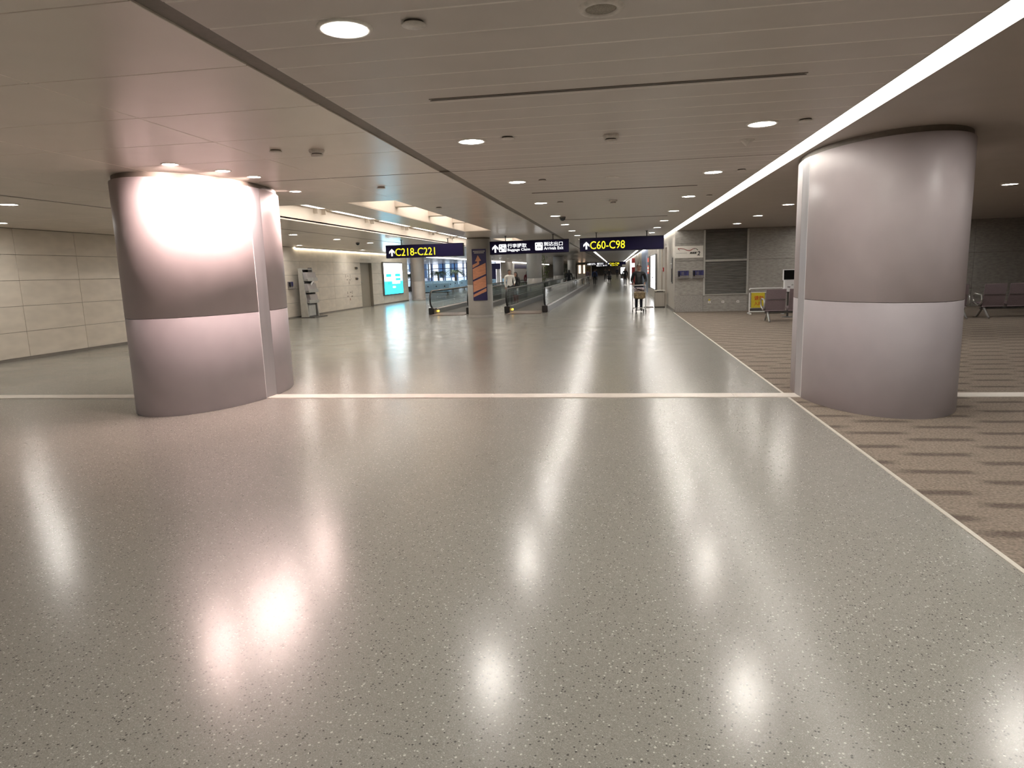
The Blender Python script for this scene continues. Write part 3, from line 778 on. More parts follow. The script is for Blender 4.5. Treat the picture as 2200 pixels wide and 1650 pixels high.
def pictogram(t, x, z, s, kind):
    m = MB(); r = 0.03; pts = []
    for cx, cz, a0 in ((x + s - r, z + r, -90), (x + s - r, z + s - r, 0), (x + r, z + s - r, 90), (x + r, z + r, 180)):
        for k in range(4):
            a = math.radians(a0 + 30 * k); pts.append((cx + r * math.cos(a), cz + r * math.sin(a)))
    m.prism(pts, -0.010, -0.005)
    o = m.build('pictogram', 'letter_white', t)
    k = MB(); y0, y1 = -0.0125, -0.0095
    if kind == 'baggage':
        k.box(x + 0.16 * s, x + 0.30 * s, y0, y1, z + 0.70 * s, z + 0.84 * s).box(x + 0.45 * s, x + 0.72 * s, y0, y1, z + 0.78 * s, z + 0.85 * s)
        k.box(x + 0.12 * s, x + 0.34 * s, y0, y1, z + 0.12 * s, z + 0.34 * s).box(x + 0.80 * s, x + 0.88 * s, y0, y1, z + 0.16 * s, z + 0.60 * s)
        k.prism([(x + 0.44 * s, z + 0.52 * s), (x + 0.62 * s, z + 0.40 * s), (x + 0.70 * s, z + 0.52 * s), (x + 0.52 * s, z + 0.64 * s)], y0, y1)
    else:
        k.prism([(x + 0.12 * s, z + 0.84 * s), (x + 0.12 * s, z + 0.66 * s), (x + 0.26 * s, z + 0.72 * s), (x + 0.26 * s, z + 0.84 * s)], y0, y1)
        k.prism([(x + 0.74 * s, z + 0.84 * s), (x + 0.74 * s, z + 0.72 * s), (x + 0.88 * s, z + 0.66 * s), (x + 0.88 * s, z + 0.84 * s)], y0, y1)
        k.prism([(x + 0.30 * s, z + 0.30 * s), (x + 0.40 * s, z + 0.26 * s), (x + 0.44 * s, z + 0.46 * s), (x + 0.34 * s, z + 0.50 * s)], y0, y1)
        k.prism([(x + 0.56 * s, z + 0.46 * s), (x + 0.60 * s, z + 0.26 * s), (x + 0.70 * s, z + 0.30 * s), (x + 0.66 * s, z + 0.50 * s)], y0, y1)
    tag(k.build('pictogram_symbol', 'sign_blue', o), kind='stuff')

def baggage_fill(t, hw):
    a = MB(); up_arrow(a, -hw + 0.20, 0.075, 0.27, -0.005); a.build('arrow', 'letter_white', t)
    pictogram(t, -hw + 0.33, 0.085, 0.27, 'baggage')
    text_mb('行李提取', -hw + 0.64, 0.22, 0.68, 0.145, -0.005, 0.012).build('lettering', 'letter_white', t)
    text_mb('Baggage Claim', -hw + 0.64, 0.085, 0.80, 0.115, -0.005, 0.012).build('lettering', 'letter_white', t)
    pictogram(t, -hw + 1.62, 0.105, 0.27, 'exit')
    text_mb('到达出口', -hw + 1.93, 0.24, 0.66, 0.145, -0.005, 0.012).build('lettering', 'letter_white', t)
    text_mb('Arrivals Exit', -hw + 1.93, 0.115, 0.68, 0.105, -0.005, 0.012).build('lettering', 'letter_white', t)

sign(-8.23, -5.35, 24.0, 'dark blue hanging sign reading C218-C221 in yellow', gate_text('C218-C221', 1.48))
sign(-4.39, -1.58, 24.0, 'dark blue hanging sign for baggage claim and arrivals exit', baggage_fill)
sign(-1.21, 1.655, 24.0, 'dark blue hanging sign reading C60-C98 in yellow', gate_text('C60-C98', 1.19))
sign(-4.39, -1.58, 108.0, 'far hanging baggage claim sign down the concourse', baggage_fill)
sign(-1.21, 1.655, 108.0, 'far hanging gate sign with yellow numbers down the concourse', gate_text('C60-C98', 1.5))
sign(-4.39, -1.58, 160.0, 'farthest hanging white lettered sign in the concourse', baggage_fill)
sign(-1.21, 1.655, 160.0, 'farthest hanging yellow lettered sign in the concourse', gate_text('C60-C98', 1.5))
t = thing('bulkhead_sign', 'small dark blue panel hanging behind the C60-C98 sign', 'sign', (1.45, 30.0, 2.40))
MB().rbox(-0.36, 0.36, 0, 0.10, 0, 0.14, 0.006).build('housing', 'sign_blue', t)
MB().tube([(0, 0.05, 0.14), (0, 0.05, CEIL - 2.40)], 0.014, 8).build('hanger', 'sign_frame', t)

# ================================================================== POSTER ON THE COLUMN
t = thing('poster_board', 'tall navy poster with orange diagonal ribbon arrow on round column', 'poster', (-4.82, 24.145, 0.62))
W_, H_ = 0.52, 1.83
MB().rbox(-W_ / 2, W_ / 2, -0.012, 0.012, 0, H_, 0.004).build('board', 'print_navy', t)
MB().rbox(-0.03, 0.03, 0.012, 0.016, 0.15, 0.25, 0.002).rbox(-0.03, 0.03, 0.012, 0.016, 1.5, 1.6, 0.002).build('bracket', 'steel_dark', t)
def pp(*uv): return [((u - 0.5) * W_, (1 - v) * H_) for u, v in uv]
def band(*uv):
    poly = pp(*uv)
    area = sum(poly[i][0] * poly[(i + 1) % len(poly)][1] - poly[(i + 1) % len(poly)][0] * poly[i][1] for i in range(len(poly)))
    if area < 0: poly = poly[::-1]
    MB().prism(poly, -0.0145, -0.012).build('ribbon', 'print_salmon', t)
band((0.42, 0.12), (0.22, 0.235), (0.36, 0.24), (0.36, 0.262), (0.03, 0.305), (0.03, 0.365), (0.50, 0.298), (0.50, 0.232), (0.64, 0.225))
band((0.03, 0.385), (0.95, 0.272), (0.95, 0.485), (0.03, 0.595))
band((0.03, 0.630), (0.95, 0.520), (0.95, 0.735), (0.03, 0.840))
band((0.03, 0.885), (0.95, 0.760), (0.95, 0.825), (0.03, 0.935))
m = MB()
for i, (u0, u1) in enumerate(((0.10, 0.92), (0.16, 0.88))):
    x = u0
    while x < u1 - 0.02:
        wd = 0.03 + 0.03 * random.random()
        a, b = pp((x, 0.055 + i * 0.03), (min(x + wd, u1), 0.035 + i * 0.03)); m.box(a[0], b[0], -0.0145, -0.012, a[1], b[1]); x += wd + 0.02
m.build('small_print', 'print_grey', t)

# ================================================================== LEFT WALL FITTINGS
# cyan light box (local: faces +x)
t = thing('light_box', 'glowing white and cyan advertising light box on the stone wall', 'light box', (-12.945, 38.62, 0.53))
MB().rbox(0.0, 0.09, -1.74, 1.74, -0.05, 1.85, 0.008).build('frame', 'steel_dark', t)
scr = MB().box(0.088, 0.094, -1.66, 1.66, 0.02, 1.78).build('artwork', 'cyan_artwork', t)
def blk(y0, y1, z0, z1, mat): MB().box(0.094, 0.0965, y0, y1, z0, z1).build('artwork_lettering', mat, scr)
blk(-1.35, -0.45, 1.00, 1.17, 'screen_cyan_deep'); blk(0.25, 1.25, 1.02, 1.18, 'screen_cyan_deep')
blk(-1.35, 0.15, 0.80, 0.94, 'screen_white'); blk(0.35, 1.25, 0.80, 0.92, 'screen_cyan_deep')
blk(-1.10, -0.45, 0.58, 0.72, 'screen_cyan_deep'); blk(-0.30, 1.15, 0.60, 0.74, 'screen_white')
blk(-0.25, 0.25, 0.36, 0.46, 'screen_white')

# brochure rack (faces the concourse, +x)
t = thing('newspaper_rack', 'tall silver newspaper rack with slanted shelves against the stone wall', 'rack', (-12.42, 26.50, 0))
t.scale = (0.85, 0.76, 1.0)
MB().rbox(-0.32, 0.42, -0.72, 0.95, 0, 0.035, 0.008).build('base_plate', 'pot_dark', t)
MB().prism([(-0.28, 0.035), (0.10, 0.035), (-0.10, 2.0), (-0.28, 2.0)], -0.66, -0.58).build('side_panel', 'rack_silver', t)
MB().prism([(-0.28, 0.035), (0.10, 0.035), (-0.10, 2.0), (-0.28, 2.0)], 0.58, 0.66).build('side_panel', 'rack_silver', t)
MB().rbox(-0.29, -0.26, -0.58, 0.58, 0.035, 2.0, 0.004).build('back_panel', 'steel_dark', t)
for i, z in enumerate((1.52, 1.06, 0.62)):
    o = MB().prism([(-0.24, z), (0.16, z - 0.04), (0.16, z - 0.01), (-0.24, z + 0.03)], -0.56, 0.60).build('shelf', 'rack_silver', t)
    MB().rbox(0.14, 0.165, -0.56, 0.62, z - 0.04, z + 0.10, 0.004).build('shelf_lip', 'rack_silver', o)
MB().prism([(-0.26, 0.04), (0.08, 0.04), (0.05, 0.55), (-0.26, 0.55)], -0.57, 0.30).build('cupboard', 'steel_dark', t)
MB().rbox(0.06, 0.09, -0.55, 0.28, 0.08, 0.50, 0.004).build('cupboard_door', 'rack_silver', t)
MB().rbox(-0.28, -0.08, -0.58, 0.58, 1.94, 1.99, 0.004).build('top_rail', 'rack_silver', t)
for i, (z, y0, y1, mt, nm) in enumerate(((1.54, -0.5, 0.55, 'paper', 'upper shelf'), (1.08, -0.5, 0.55, 'paper', 'middle shelf'), (0.64, -0.35, 0.60, 'paper', 'lower shelf'))):
    o = thing('newspaper', 'grey folded newspapers on the %s of the rack' % nm, 'newspaper', (-12.40, 26.50, z), 0, 'newspapers on the rack'); o.scale = (0.85, 0.76, 1.0)
    MB().prism([(-0.10, 0.0), (0.12, 0.0), (0.05, 0.30), (-0.14, 0.30)], y0, y1).build('sheets', mt, o)
    MB().prism([(0.115, 0.02), (0.125, 0.02), (0.058, 0.29), (0.05, 0.29)], y0 + 0.03, y1 - 0.03).build('front_page', 'paper', o)
o = thing('leaflet', 'small white leaflet lying tilted on the middle shelf of newspaper rack', 'leaflet', (-12.29, 26.46, 1.42))
MB().box(-0.004, 0.004, -0.17, 0.17, -0.045, 0.045, 0, Matrix.Rotation(0.5, 3, 'X')).build('sheet', 'white_gloss', o)
o = thing('dark_magazine', 'dark magazine at the top corner of the newspaper rack', 'magazine', (-12.50, 26.76, 1.76))
MB().rbox(-0.01, 0.01, -0.17, 0.17, 0, 0.26, 0.003).build('cover', 'paper_dark', o)

# wall phones (local: front faces -y)
def wall_phone(loc, rz, label):
    t = thing('wall_phone', label, 'phone', loc, rz, 'wall phones')
    MB().rbox(-0.19, 0.19, -0.05, 0.0, -0.02, 0.235, 0.006).build('back_plate', 'phone_grey', t)
    MB().rbox(-0.185, 0.185, -0.06, -0.05, 0.06, 0.225, 0.003).build('blue_panel', 'phone_blue', t)
    MB().prism([(-0.20, -0.045), (0.20, -0.045), (0.18, -0.005), (-0.18, -0.005)], -0.16, 0.0).build('shelf', 'phone_grey', t)
    MB().rbox(-0.165, -0.125, -0.10, -0.055, 0.02, 0.21, 0.012).build('handset', 'screen_black', t)
    m = MB()
    for i in range(4):
        for j in range(3): m.box(-0.06 + j * 0.03, -0.04 + j * 0.03, -0.066, -0.059, 0.08 + i * 0.028, 0.098 + i * 0.028)
    m.build('keypad', 'phone_grey', t)
    MB().lathe([(0.0, -0.003), (0.024, 0.0), (0.0, 0.003)], 12, (0.13, -0.075, 0.03)).build('badge', 'white_gloss', t)
wall_phone((2.385, 24.85, 1.235), 0, 'dark blue wall phone on the concrete wall, beside the corner')
wall_phone((2.90, 24.85, 1.235), 0, 'dark blue wall phone on concrete wall next to the shutter')
wall_phone((-12.95, 25.80, 1.25), math.pi / 2, 'small blue wall phone on the stone wall beside the glowing column')

# characters and small fittings on the stone wall (+x facing)
def decal(loc, cells, label, mat):
    t = thing('wall_lettering', label, 'lettering', loc)
    m = MB()
    for i, (a, z, wd, h) in enumerate(cells):
        mi = 1 if i == len(cells) - 1 else 0
        for q in range(3):                                       # every sign is a small cluster of strokes
            m.box(0.0, 0.004, a + wd * 0.15, a + wd * 0.85, z + h * (0.1 + 0.33 * q), z + h * (0.1 + 0.33 * q) + h * 0.14, mi)
        m.box(0.0, 0.004, a + wd * 0.45, a + wd * 0.58, z, z + h, mi)
    tag(m.build('strokes', ['wood_brown', mat], t), kind='stuff')
decal((-12.95, 32.0, 1.36), [(-0.42, 0.22, 0.10, 0.14), (-0.22, 0.26, 0.22, 0.05), (0.15, 0.20, 0.06, 0.16), (-0.36, 0.08, 0.30, 0.05), (0.05, 0.06, 0.16, 0.07), (-0.05, -0.12, 0.12, 0.14), (0.25, 0.12, 0.10, 0.04)], 'small dark lettering on the stone wall, upper cluster', 'wood_brown')
decal((-12.95, 32.0, 0.62), [(-0.32, 0.16, 0.12, 0.12), (0.0, 0.20, 0.26, 0.05), (0.28, 0.14, 0.06, 0.16), (-0.42, 0.02, 0.34, 0.05), (0.1, 0.0, 0.36, 0.06), (-0.06, -0.16, 0.16, 0.10)], 'small dark and red lettering on stone wall, lower cluster', 'print_red')
for z, l in ((2.03, 'small dark round fitting high on the stone wall by the door'), (1.50, 'small dark fitting at eye level on the stone wall by the door')):
    t = thing('wall_fitting', l, 'wall fitting', (-12.95, 33.0, z))
    MB().rbox(0, 0.03, -0.13, 0.13, -0.06, 0.06, 0.006).build('plate', 'wood_brown', t)
    MB().ell((0.05, 0, 0), (0.05, 0.10, 0.06), 12, 8).build('cover', 'pot_dark', t)

# ================================================================== CONCRETE WALL FITTINGS
t = thing('lounge_sign', 'white rectangular sign with red squiggle and black 2 on concrete wall', 'sign', (2.58, 24.85, 1.90))
MB().rbox(-0.485, 0.485, -0.03, 0.0, 0, 0.415, 0.004).build('board', 'print_white', t)
pts = [(-0.39, 0.335), (-0.28, 0.335), (-0.17, 0.315), (-0.07, 0.265), (0.02, 0.255), (0.09, 0.285), (0.14, 0.325), (0.20, 0.33), (0.25, 0.31)]
m = MB(); m.tube([(x, -0.031, z) for x, z in pts], [0.014, 0.012, 0.011, 0.014, 0.016, 0.013, 0.009, 0.006, 0.003], 6)
m.tube([(-0.385, -0.031, 0.33), (-0.34, -0.031, 0.285), (-0.32, -0.031, 0.26)], [0.010, 0.008, 0.003], 6)
m.build('squiggle', 'print_red', t)
m = MB(); m.tube([(0.15, -0.031, 0.30), (0.20, -0.031, 0.325), (0.25, -0.031, 0.305), (0.30, -0.031, 0.265)], [0.004, 0.007, 0.009, 0.010], 6); m.build('squiggle', 'print_black', t)
text_mb('贵宾室', 0.02, 0.135, 0.24, 0.075, -0.03, 0.03, 0.25).build('lettering', 'print_black', t)
text_mb('2', 0.275, 0.08, 0.10, 0.145, -0.03, 0.02, 0.15).build('lettering', 'print_black', t)
m = MB()
for i in range(9): m.box(-0.43 + i * 0.042, -0.405 + i * 0.042, -0.033, -0.029, 0.16, 0.19)
m.build('faded_print', 'print_grey', t)
for x, l, hh in ((3.30, 'pale socket plate with yellow tag below the shutter', 1), (3.765, 'pale socket plate at the middle below the shutter', 0), (4.275, 'pale socket plate below the shutter nearest the barrier', 0)):
    t = thing('wall_socket', l, 'socket', (x, 24.85, 0.30))
    MB().rbox(-0.045, 0.045, -0.015, 0.0, 0, 0.075, 0.005).build('plate', 'white_paint', t)
    MB().box(-0.018, 0.018, -0.018, -0.014, 0.025, 0.05).build('outlet', 'phone_grey', t)
    if hh: MB().box(-0.03, 0.03, -0.006, 0, 0.085, 0.15).build('tag', 'print_yellow', t)
t = thing('bell_panel', 'tall dark recessed panel with a lit fitting on the concourse corner', 'wall panel', (2.10, 25.85, 1.0))
MB().rbox(-0.03, 0.0, -0.16, 0.16, 0.0, 0.95, 0.012).build('plate', 'steel_dark', t)
MB().lathe([(0.0, -0.02), (0.07, 0.0), (0.0, 0.02)], 14, (-0.045, 0, 0.72)).build('fitting', 'white_gloss', t)
MB().rbox(-0.04, -0.028, -0.10, 0.10, 0.06, 0.55, 0.008).build('window', 'screen_black', t)

# barrier frame with yellow notice
t = thing('barrier_frame', 'white tubular barrier frame with a yellow notice on the carpet', 'barrier', (4.84, 23.1, 0.003))
def bar(p, q, nm='rail', r=0.02): MB().tube([p, q], r, 8).build(nm, 'white_gloss', t)
bar((-0.50, 0, 0.05), (-0.50, 0, 0.83), 'post'); bar((0.52, 0, 0.05), (0.52, 0, 0.83), 'post')
bar((-0.50, 0, 0.83), (0.52, 0, 0.83)); bar((-0.50, 0, 0.08), (0.52, 0, 0.08)); bar((-0.50, 0, 0.20), (0.52, 0, 0.20), 'rail', 0.012); bar((-0.50, 0, 0.70), (0.52, 0, 0.70), 'rail', 0.012)
for sx in (-0.50, 0.52):
    MB().rbox(sx - 0.03, sx + 0.03, -0.22, 0.22, 0, 0.05, 0.008).build('foot', 'white_gloss', t)
    MB().rbox(sx - 0.03, sx + 0.03, -0.03, 0.03, 0.70, 0.78, 0.006).build('joint', 'phone_grey', t)
MB().box(-0.48, 0.50, -0.005, 0.005, 0.095, 0.19).build('toe_board', 'steel_dark', t)
o = thing('notice_board', 'yellow notice with red lettering hung in white barrier frame', 'notice', (4.61, 23.08, 0.21))
MB().rbox(-0.22, 0.20, -0.008, 0.008, 0, 0.485, 0.003).build('board', 'print_yellow', o)
text_mb('请勿', -0.13, 0.24, 0.28, 0.15, -0.009, 0.02).build('lettering', 'print_orange_red', o)
text_mb('入内', -0.13, 0.07, 0.24, 0.13, -0.009, 0.02).build('lettering', 'print_orange_red', o)

# self-service terminal behind the bench
t = thing('service_terminal', 'white self-service terminal with a black tilted screen on slim pole', 'terminal', (5.15, 21.5, 0.003))
MB().lathe([(0.17, 0), (0.17, 0.015), (0.05, 0.03)], 20).build('base', 'steel_dark', t)
MB().tube([(0, 0, 0.02), (0, 0, 0.78)], 0.03, 10).build('pole', 'pot_dark', t)
MB().rbox(-0.14, 0.15, -0.11, 0.03, 0.76, 1.12, 0.015).build('body', 'white_gloss', t)
MB().rbox(-0.17, 0.18, -0.05, 0.02, 1.10, 1.43, 0.012).build('monitor', 'white_gloss', t)
MB().box(-0.145, 0.155, -0.056, -0.049, 1.125, 1.405).build('screen', 'screen_black', t)
MB().box(-0.05, 0.03, -0.118, -0.108, 0.90, 0.915).build('slot', 'screen_black', t)
MB().ell((0.09, -0.11, 0.97), (0.03, 0.008, 0.02), 10, 6).build('badge', 'print_grey', t)

# benches (backs towards the viewer)
def bench(loc, label, n=4, group='waiting benches'):
    t = thing('waiting_bench', label, 'bench', loc, 0, group)
    p = 0.62; L = n * p
    MB().tube([(0.05, 0.10, 0.26), (L - 0.05, 0.10, 0.26)], 0.035, 8).build('beam', 'steel_dark', t)
    for i in range(n):
        a = i * p + 0.04; b = a + p - 0.09
        m = MB(); prof = [(0.02, 0.29), (0.0, 0.36), (-0.05, 0.58), (-0.10, 0.90), (-0.075, 0.91), (-0.02, 0.59), (0.03, 0.40), (0.05, 0.34)]
        k = len(prof); m.add([(a, y, z) for y, z in prof] + [(b, y, z) for y, z in prof], [tuple(reversed(range(k))), tuple(range(k, 2 * k))] + [(q, (q + 1) % k, (q + 1) % k + k, q + k) for q in range(k)])
        o = m.build('backrest', 'seat_mauve', t)
        MB().box(a + 0.01, b - 0.01, -0.068, -0.058, 0.62, 0.632).build('seam', 'steel_dark', o)
        m = MB(); prof = [(0.0, 0.30), (0.48, 0.37), (0.50, 0.40), (0.46, 0.415), (0.03, 0.36)]
        k = len(prof); m.add([(a, y, z) for y, z in prof] + [(b, y, z) for y, z in prof], [tuple(reversed(range(k))), tuple(range(k, 2 * k))] + [(q, (q + 1) % k, (q + 1) % k + k, q + k) for q in range(k)])
        m.build('seat', 'seat_mauve', t)
    for x in [0.0] + [p * 2] + [L]:
        m = MB().tube([(x, -0.06, 0.52), (x, -0.02, 0.62), (x, 0.30, 0.64), (x, 0.42, 0.58), (x, 0.36, 0.42), (x, 0.08, 0.33), (x, -0.05, 0.42)], 0.022, 8, closed=True)
        m.build('armrest', 'steel', t)
    for x in (0.12, L - 0.12):
        MB().tube([(x, 0.10, 0.30), (x, -0.16, 0.06), (x, -0.24, 0.02)], [0.032, 0.026, 0.02], 8).build('leg', 'steel', t)
        MB().tube([(x, 0.10, 0.30), (x, 0.34, 0.06), (x, 0.42, 0.02)], [0.032, 0.026, 0.02], 8).build('leg', 'steel', t)
    return t
bench((4.12, 19.85, 0.003), 'mauve four-seat bench with silver legs in front of the terminal')
bench((6.90, 19.85, 0.003), 'mauve four-seat bench hidden mostly by the carpet-side column')
bench((9.68, 19.85, 0.003), 'mauve four-seat bench deepest in the waiting area')

# ================================================================== CONCOURSE SIDE WALL FITTINGS
t = thing('litter_bin', 'square beige metal litter bin beside the concrete corner', 'bin', (1.78, 28.15, 0))
MB().rbox(-0.20, 0.20, -0.18, 0.18, 0, 0.03, 0.008).build('plinth', 'pot_dark', t)
MB().rbox(-0.21, 0.21, -0.19, 0.19, 0.03, 0.62, 0.02).build('body', 'bin_metal', t)
MB().rbox(-0.215, 0.215, -0.195, 0.195, 0.625, 0.70, 0.02).build('lid', 'bin_metal', t)
MB().box(-0.13, 0.13, -0.197, -0.193, 0.635, 0.675).build('slot', 'pot_dark', t)
t = thing('floor_mat', 'small grey mat lying beside the litter bin', 'mat', (1.36, 28.4, 0))
MB().rbox(-0.19, 0.19, -0.35, 0.35, 0, 0.012, 0.004).build('pile', 'mat_grey', t)
t = thing('light_box', 'bright white light panel on the side wall of the concourse', 'light box', (2.10, 37.3, 0.5))
MB().rbox(-0.10, 0.0, -2.15, 2.15, -0.04, 1.80, 0.01).build('frame', 'steel_dark', t)
MB().box(-0.105, -0.099, -2.08, 2.08, 0.02, 1.74).build('artwork', 'panel_white', t)
MB().box(-0.108, -0.104, -0.3, 0.9, 0.55, 0.62).box(-0.108, -0.104, -0.1, 0.4, 0.40, 0.47).box(-0.108, -0.104, -0.2, 0.7, 0.75, 0.80).build('artwork_lettering', 'print_navy', t)
t = thing('light_box', 'narrow red and warm white light panel beyond the white light panel', 'light box', (2.10, 43.0, 0.9))
MB().rbox(-0.08, 0.0, -0.8, 0.8, -0.5, 1.40, 0.01).build('frame', 'steel_dark', t)
MB().box(-0.085, -0.079, -0.72, 0.72, 0.35, 0.85).build('artwork', 'panel_red', t)
MB().box(-0.085, -0.079, -0.72, 0.72, 1.05, 1.30).build('artwork', 'panel_red', t)
MB().box(-0.089, -0.084, -0.5, 0.5, 0.45, 0.56).box(-0.089, -0.084, -0.5, 0.5, 0.64, 0.75).build('artwork_lettering', 'panel_warm', t)
t = thing('light_totem', 'tall red and white lit totem projecting from the side wall', 'light box', (1.78, 70.0, 0.0))
MB().rbox(-0.28, 0.20, 0, 0.30, 0, 2.6, 0.01).build('housing', 'red_paint', t)
MB().box(-0.10, 0.18, -0.006, 0.0, 1.72, 2.12).build('artwork', 'panel_white', t)
MB().box(-0.27, -0.13, -0.006, 0.0, 0.1, 2.58).build('lit_edge', 'panel_white', t)
t = thing('fire_alarm', 'small red fire alarm on the wall between the brown doors', 'alarm', (2.10, 30.4, 1.42))
MB().rbox(-0.05, 0.0, -0.09, 0.09, 0, 0.18, 0.008).build('box', 'red_paint', t)
MB().lathe([(0.0, 0), (0.04, 0.004), (0.04, 0.02)], 12).build('button', 'white_paint', t, (-0.05, 0, 0.09)).rotation_euler = (0, -math.pi / 2, 0)
t = thing('info_screen', 'far bright upright screen standing in the concourse', 'screen', (1.35, 120, 0))
MB().rbox(-0.42, 0.42, 0, 0.12, 0.0, 1.9, 0.02).build('stand', 'steel_dark', t)
MB().box(-0.36, 0.36, -0.006, 0.0, 0.75, 1.8).build('screen', 'panel_white', t)

# ================================================================== MOVING WALKWAYS
YW0, YW1 = 26.25, 72.0
def walkway(xa, xb, label):
    t = thing('moving_walkway', label, 'walkway', (0, 0, 0))
    L = YW1 - YW0
    MB().box(xa + 0.10, xb - 0.10, YW0 + 1.2, YW1 - 1.2, 0.0, 0.018).build('tread_belt', 'belt_rubber', t)
    MB().rbox(xa + 0.08, xb - 0.08, YW0 - 0.55, YW0 + 1.2, 0.0, 0.022, 0.006).build('comb_plate', 'plate_brown', t)
    MB().rbox(xa + 0.08, xb - 0.08, YW1 - 1.2, YW1 + 0.5, 0.0, 0.022, 0.006).build('comb_plate', 'plate_brown', t)
    for x in (xa, xb):
        s = 1 if x == xa else -1            # inner side
        sk = MB().prism([(x - 0.10, 0.0), (x + 0.10, 0.0), (x + 0.07, 0.20), (x + 0.03, 0.235), (x - 0.03, 0.235), (x - 0.07, 0.20)], YW0 + 0.62, YW1 - 0.62).build('skirt', 'steel_dark', t)
        MB().box(x - 0.032, x + 0.032, YW0 + 0.62, YW1 - 0.62, 0.235, 0.25).build('deck_strip', 'steel', sk)
        for a, b in ((YW0 + 0.12, YW0 + 0.64), (YW1 - 0.64, YW1 - 0.12)):
            MB().rbox(x - 0.11, x + 0.11, a, b, 0.0, 0.27, 0.02).build('newel_base', 'black_rubber', t)
        # handrail: rounded loop at each end
        zc, r = 0.605, 0.335
        pts = []
        for k in range(13):
            a = math.radians(-90 - 180 * k / 12); pts.append((x, YW0 + 0.36 + r * math.cos(a), zc + r * math.sin(a)))
        pts += [(x, YW0 + 6 + 8 * k, zc + r) for k in range(5)]
        for k in range(13):
            a = math.radians(90 - 180 * k / 12); pts.append((x, YW1 - 0.36 + r * math.cos(a), zc + r * math.sin(a)))
        MB().tube(pts, 0.037, 8).build('handrail', 'black_rubber', t)
        # glass panes between the newels
        a = YW0 + 0.38; first = True
        while a < YW1 - 1.0:
            b = min(a + 1.9, YW1 - 0.38)
            if first:
                m = MB(); poly = [(YW0 + 0.38, 0.25)] + [(YW0 + 0.36 + 0.30 * math.cos(math.radians(q)), zc + 0.30 * math.sin(math.radians(q))) for q in range(250, 85, -20)] + [(b - 0.006, 0.90), (b - 0.006, 0.25)]
                k = len(poly)
                m.add([(x - 0.006, y, z) for y, z in poly] + [(x + 0.006, y, z) for y, z in poly], [tuple(range(k)), tuple(reversed(range(k, 2 * k)))] + [((q + 1) % k, q, q + k, (q + 1) % k + k) for q in range(k)])
                m.build('glass_pane', 'balustrade_glass', t); first = False
            else:
                MB().box(x - 0.006, x + 0.006, a + 0.006, b - 0.006, 0.25, 0.90).build('glass_pane', 'balustrade_glass', t)
            a = b
    o = MB().rbox(xa + 0.10, xa + 0.16, YW0 + 0.70, YW0 + 0.82, 0.08, 0.15, 0.01).build('indicator_lamp', 'amber_lamp', t)
    return t
walkway(-7.30, -5.76, 'glass-sided moving walkway nearer the blue seats')
walkway(-4.22, -2.72, 'glass-sided moving walkway beside the main concourse')

# ================================================================== BLUE SEATING AND GLAZED FRONT
def blue_seats(loc, n, label):
    t = thing('blue_bench', label, 'bench', loc, 0, 'rows of blue seats'); p = 0.60
    MB().tube([(0.0, 0.1, 0.33), (n * p, 0.1, 0.33)], 0.035, 6).build('beam', 'steel_dark', t)
    for i in range(n):
        a = i * p + 0.02; b = a + p - 0.04
        MB().add([(a, 0.0, 0.40), (b, 0.0, 0.40), (b, -0.10, 0.95), (a, -0.10, 0.95), (a, 0.03, 0.40), (b, 0.03, 0.40), (b, -0.07, 0.96), (a, -0.07, 0.96)],
                 [(0, 1, 2, 3), (5, 4, 7, 6), (1, 5, 6, 2), (4, 0, 3, 7), (3, 2, 6, 7), (0, 4, 5, 1)]).build('backrest', 'seat_blue', t)
        MB().rbox(a, b, 0.0, 0.46, 0.37, 0.43, 0.012).build('seat', 'seat_blue', t)
        MB().box(a + 0.22, a + 0.30, -0.075, -0.055, 0.72, 0.80).build('handle_hole', 'print_navy', t)
    for x in (0.15, n * p - 0.15):
        MB().tube([(x, -0.20, 0.02), (x, 0.1, 0.33), (x, 0.40, 0.02)], 0.03, 6).build('leg', 'wood_brown', t)
blue_seats((-13.9, 46.6, 0), 4, 'row of light blue seats nearest, behind the walkway glass')
blue_seats((-16.6, 54.5, 0), 6, 'row of light blue seats, second from the walkway')
blue_seats((-16.3, 60.0, 0), 5, 'row of light blue seats just before the palms')
blue_seats((-19.4, 66.0, 0), 6, 'row of light blue seats close to the palms')
blue_seats((-15.4, 67.5, 0), 6, 'row of light blue seats behind the poster column')
blue_seats((-11.6, 70.0, 0), 3, 'short far row of light blue seats seen past the walkway')

# glazing at the far side of the seats
gz = struct(MB().box(-22.1, -22.0, 43.1, 80.0, 0, 0.12).box(-22.1, -13.2, 80.0, 80.1, 0, 0.12).build('window_1', 'steel_dark'), 'tall glazed front with dark mullions behind the palms')
for k in range(16):
    MB().rbox(-22.1, -21.98, 43.3 + k * 2.4, 43.42 + k * 2.4, 0.12, CEIL, 0.005).build('mullion', 'steel_dark', gz)
    if k < 15: MB().box(-22.05, -22.04, 43.42 + k * 2.4, 45.70 + k * 2.4, 0.12, CEIL).build('pane', 'window_glass', gz)
for k in range(6):
    MB().rbox(-21.95 + k * 1.45, -21.83 + k * 1.45, 79.98, 80.1, 0.12, CEIL, 0.005).build('mullion', 'print_navy', gz)
    if k < 5: MB().box(-21.83 + k * 1.45, -20.5 + k * 1.45, 80.04, 80.05, 0.12, CEIL).build('pane', 'window_glass', gz)
MB().rbox(-22.1, -21.98, 43.3, 80, 2.1, 2.18, 0.005).build('transom', 'steel_dark', gz)
MB().rbox(-22.0, -14.6, 79.98, 80.1, 2.2, 2.28, 0.005).build('transom', 'print_navy', gz)
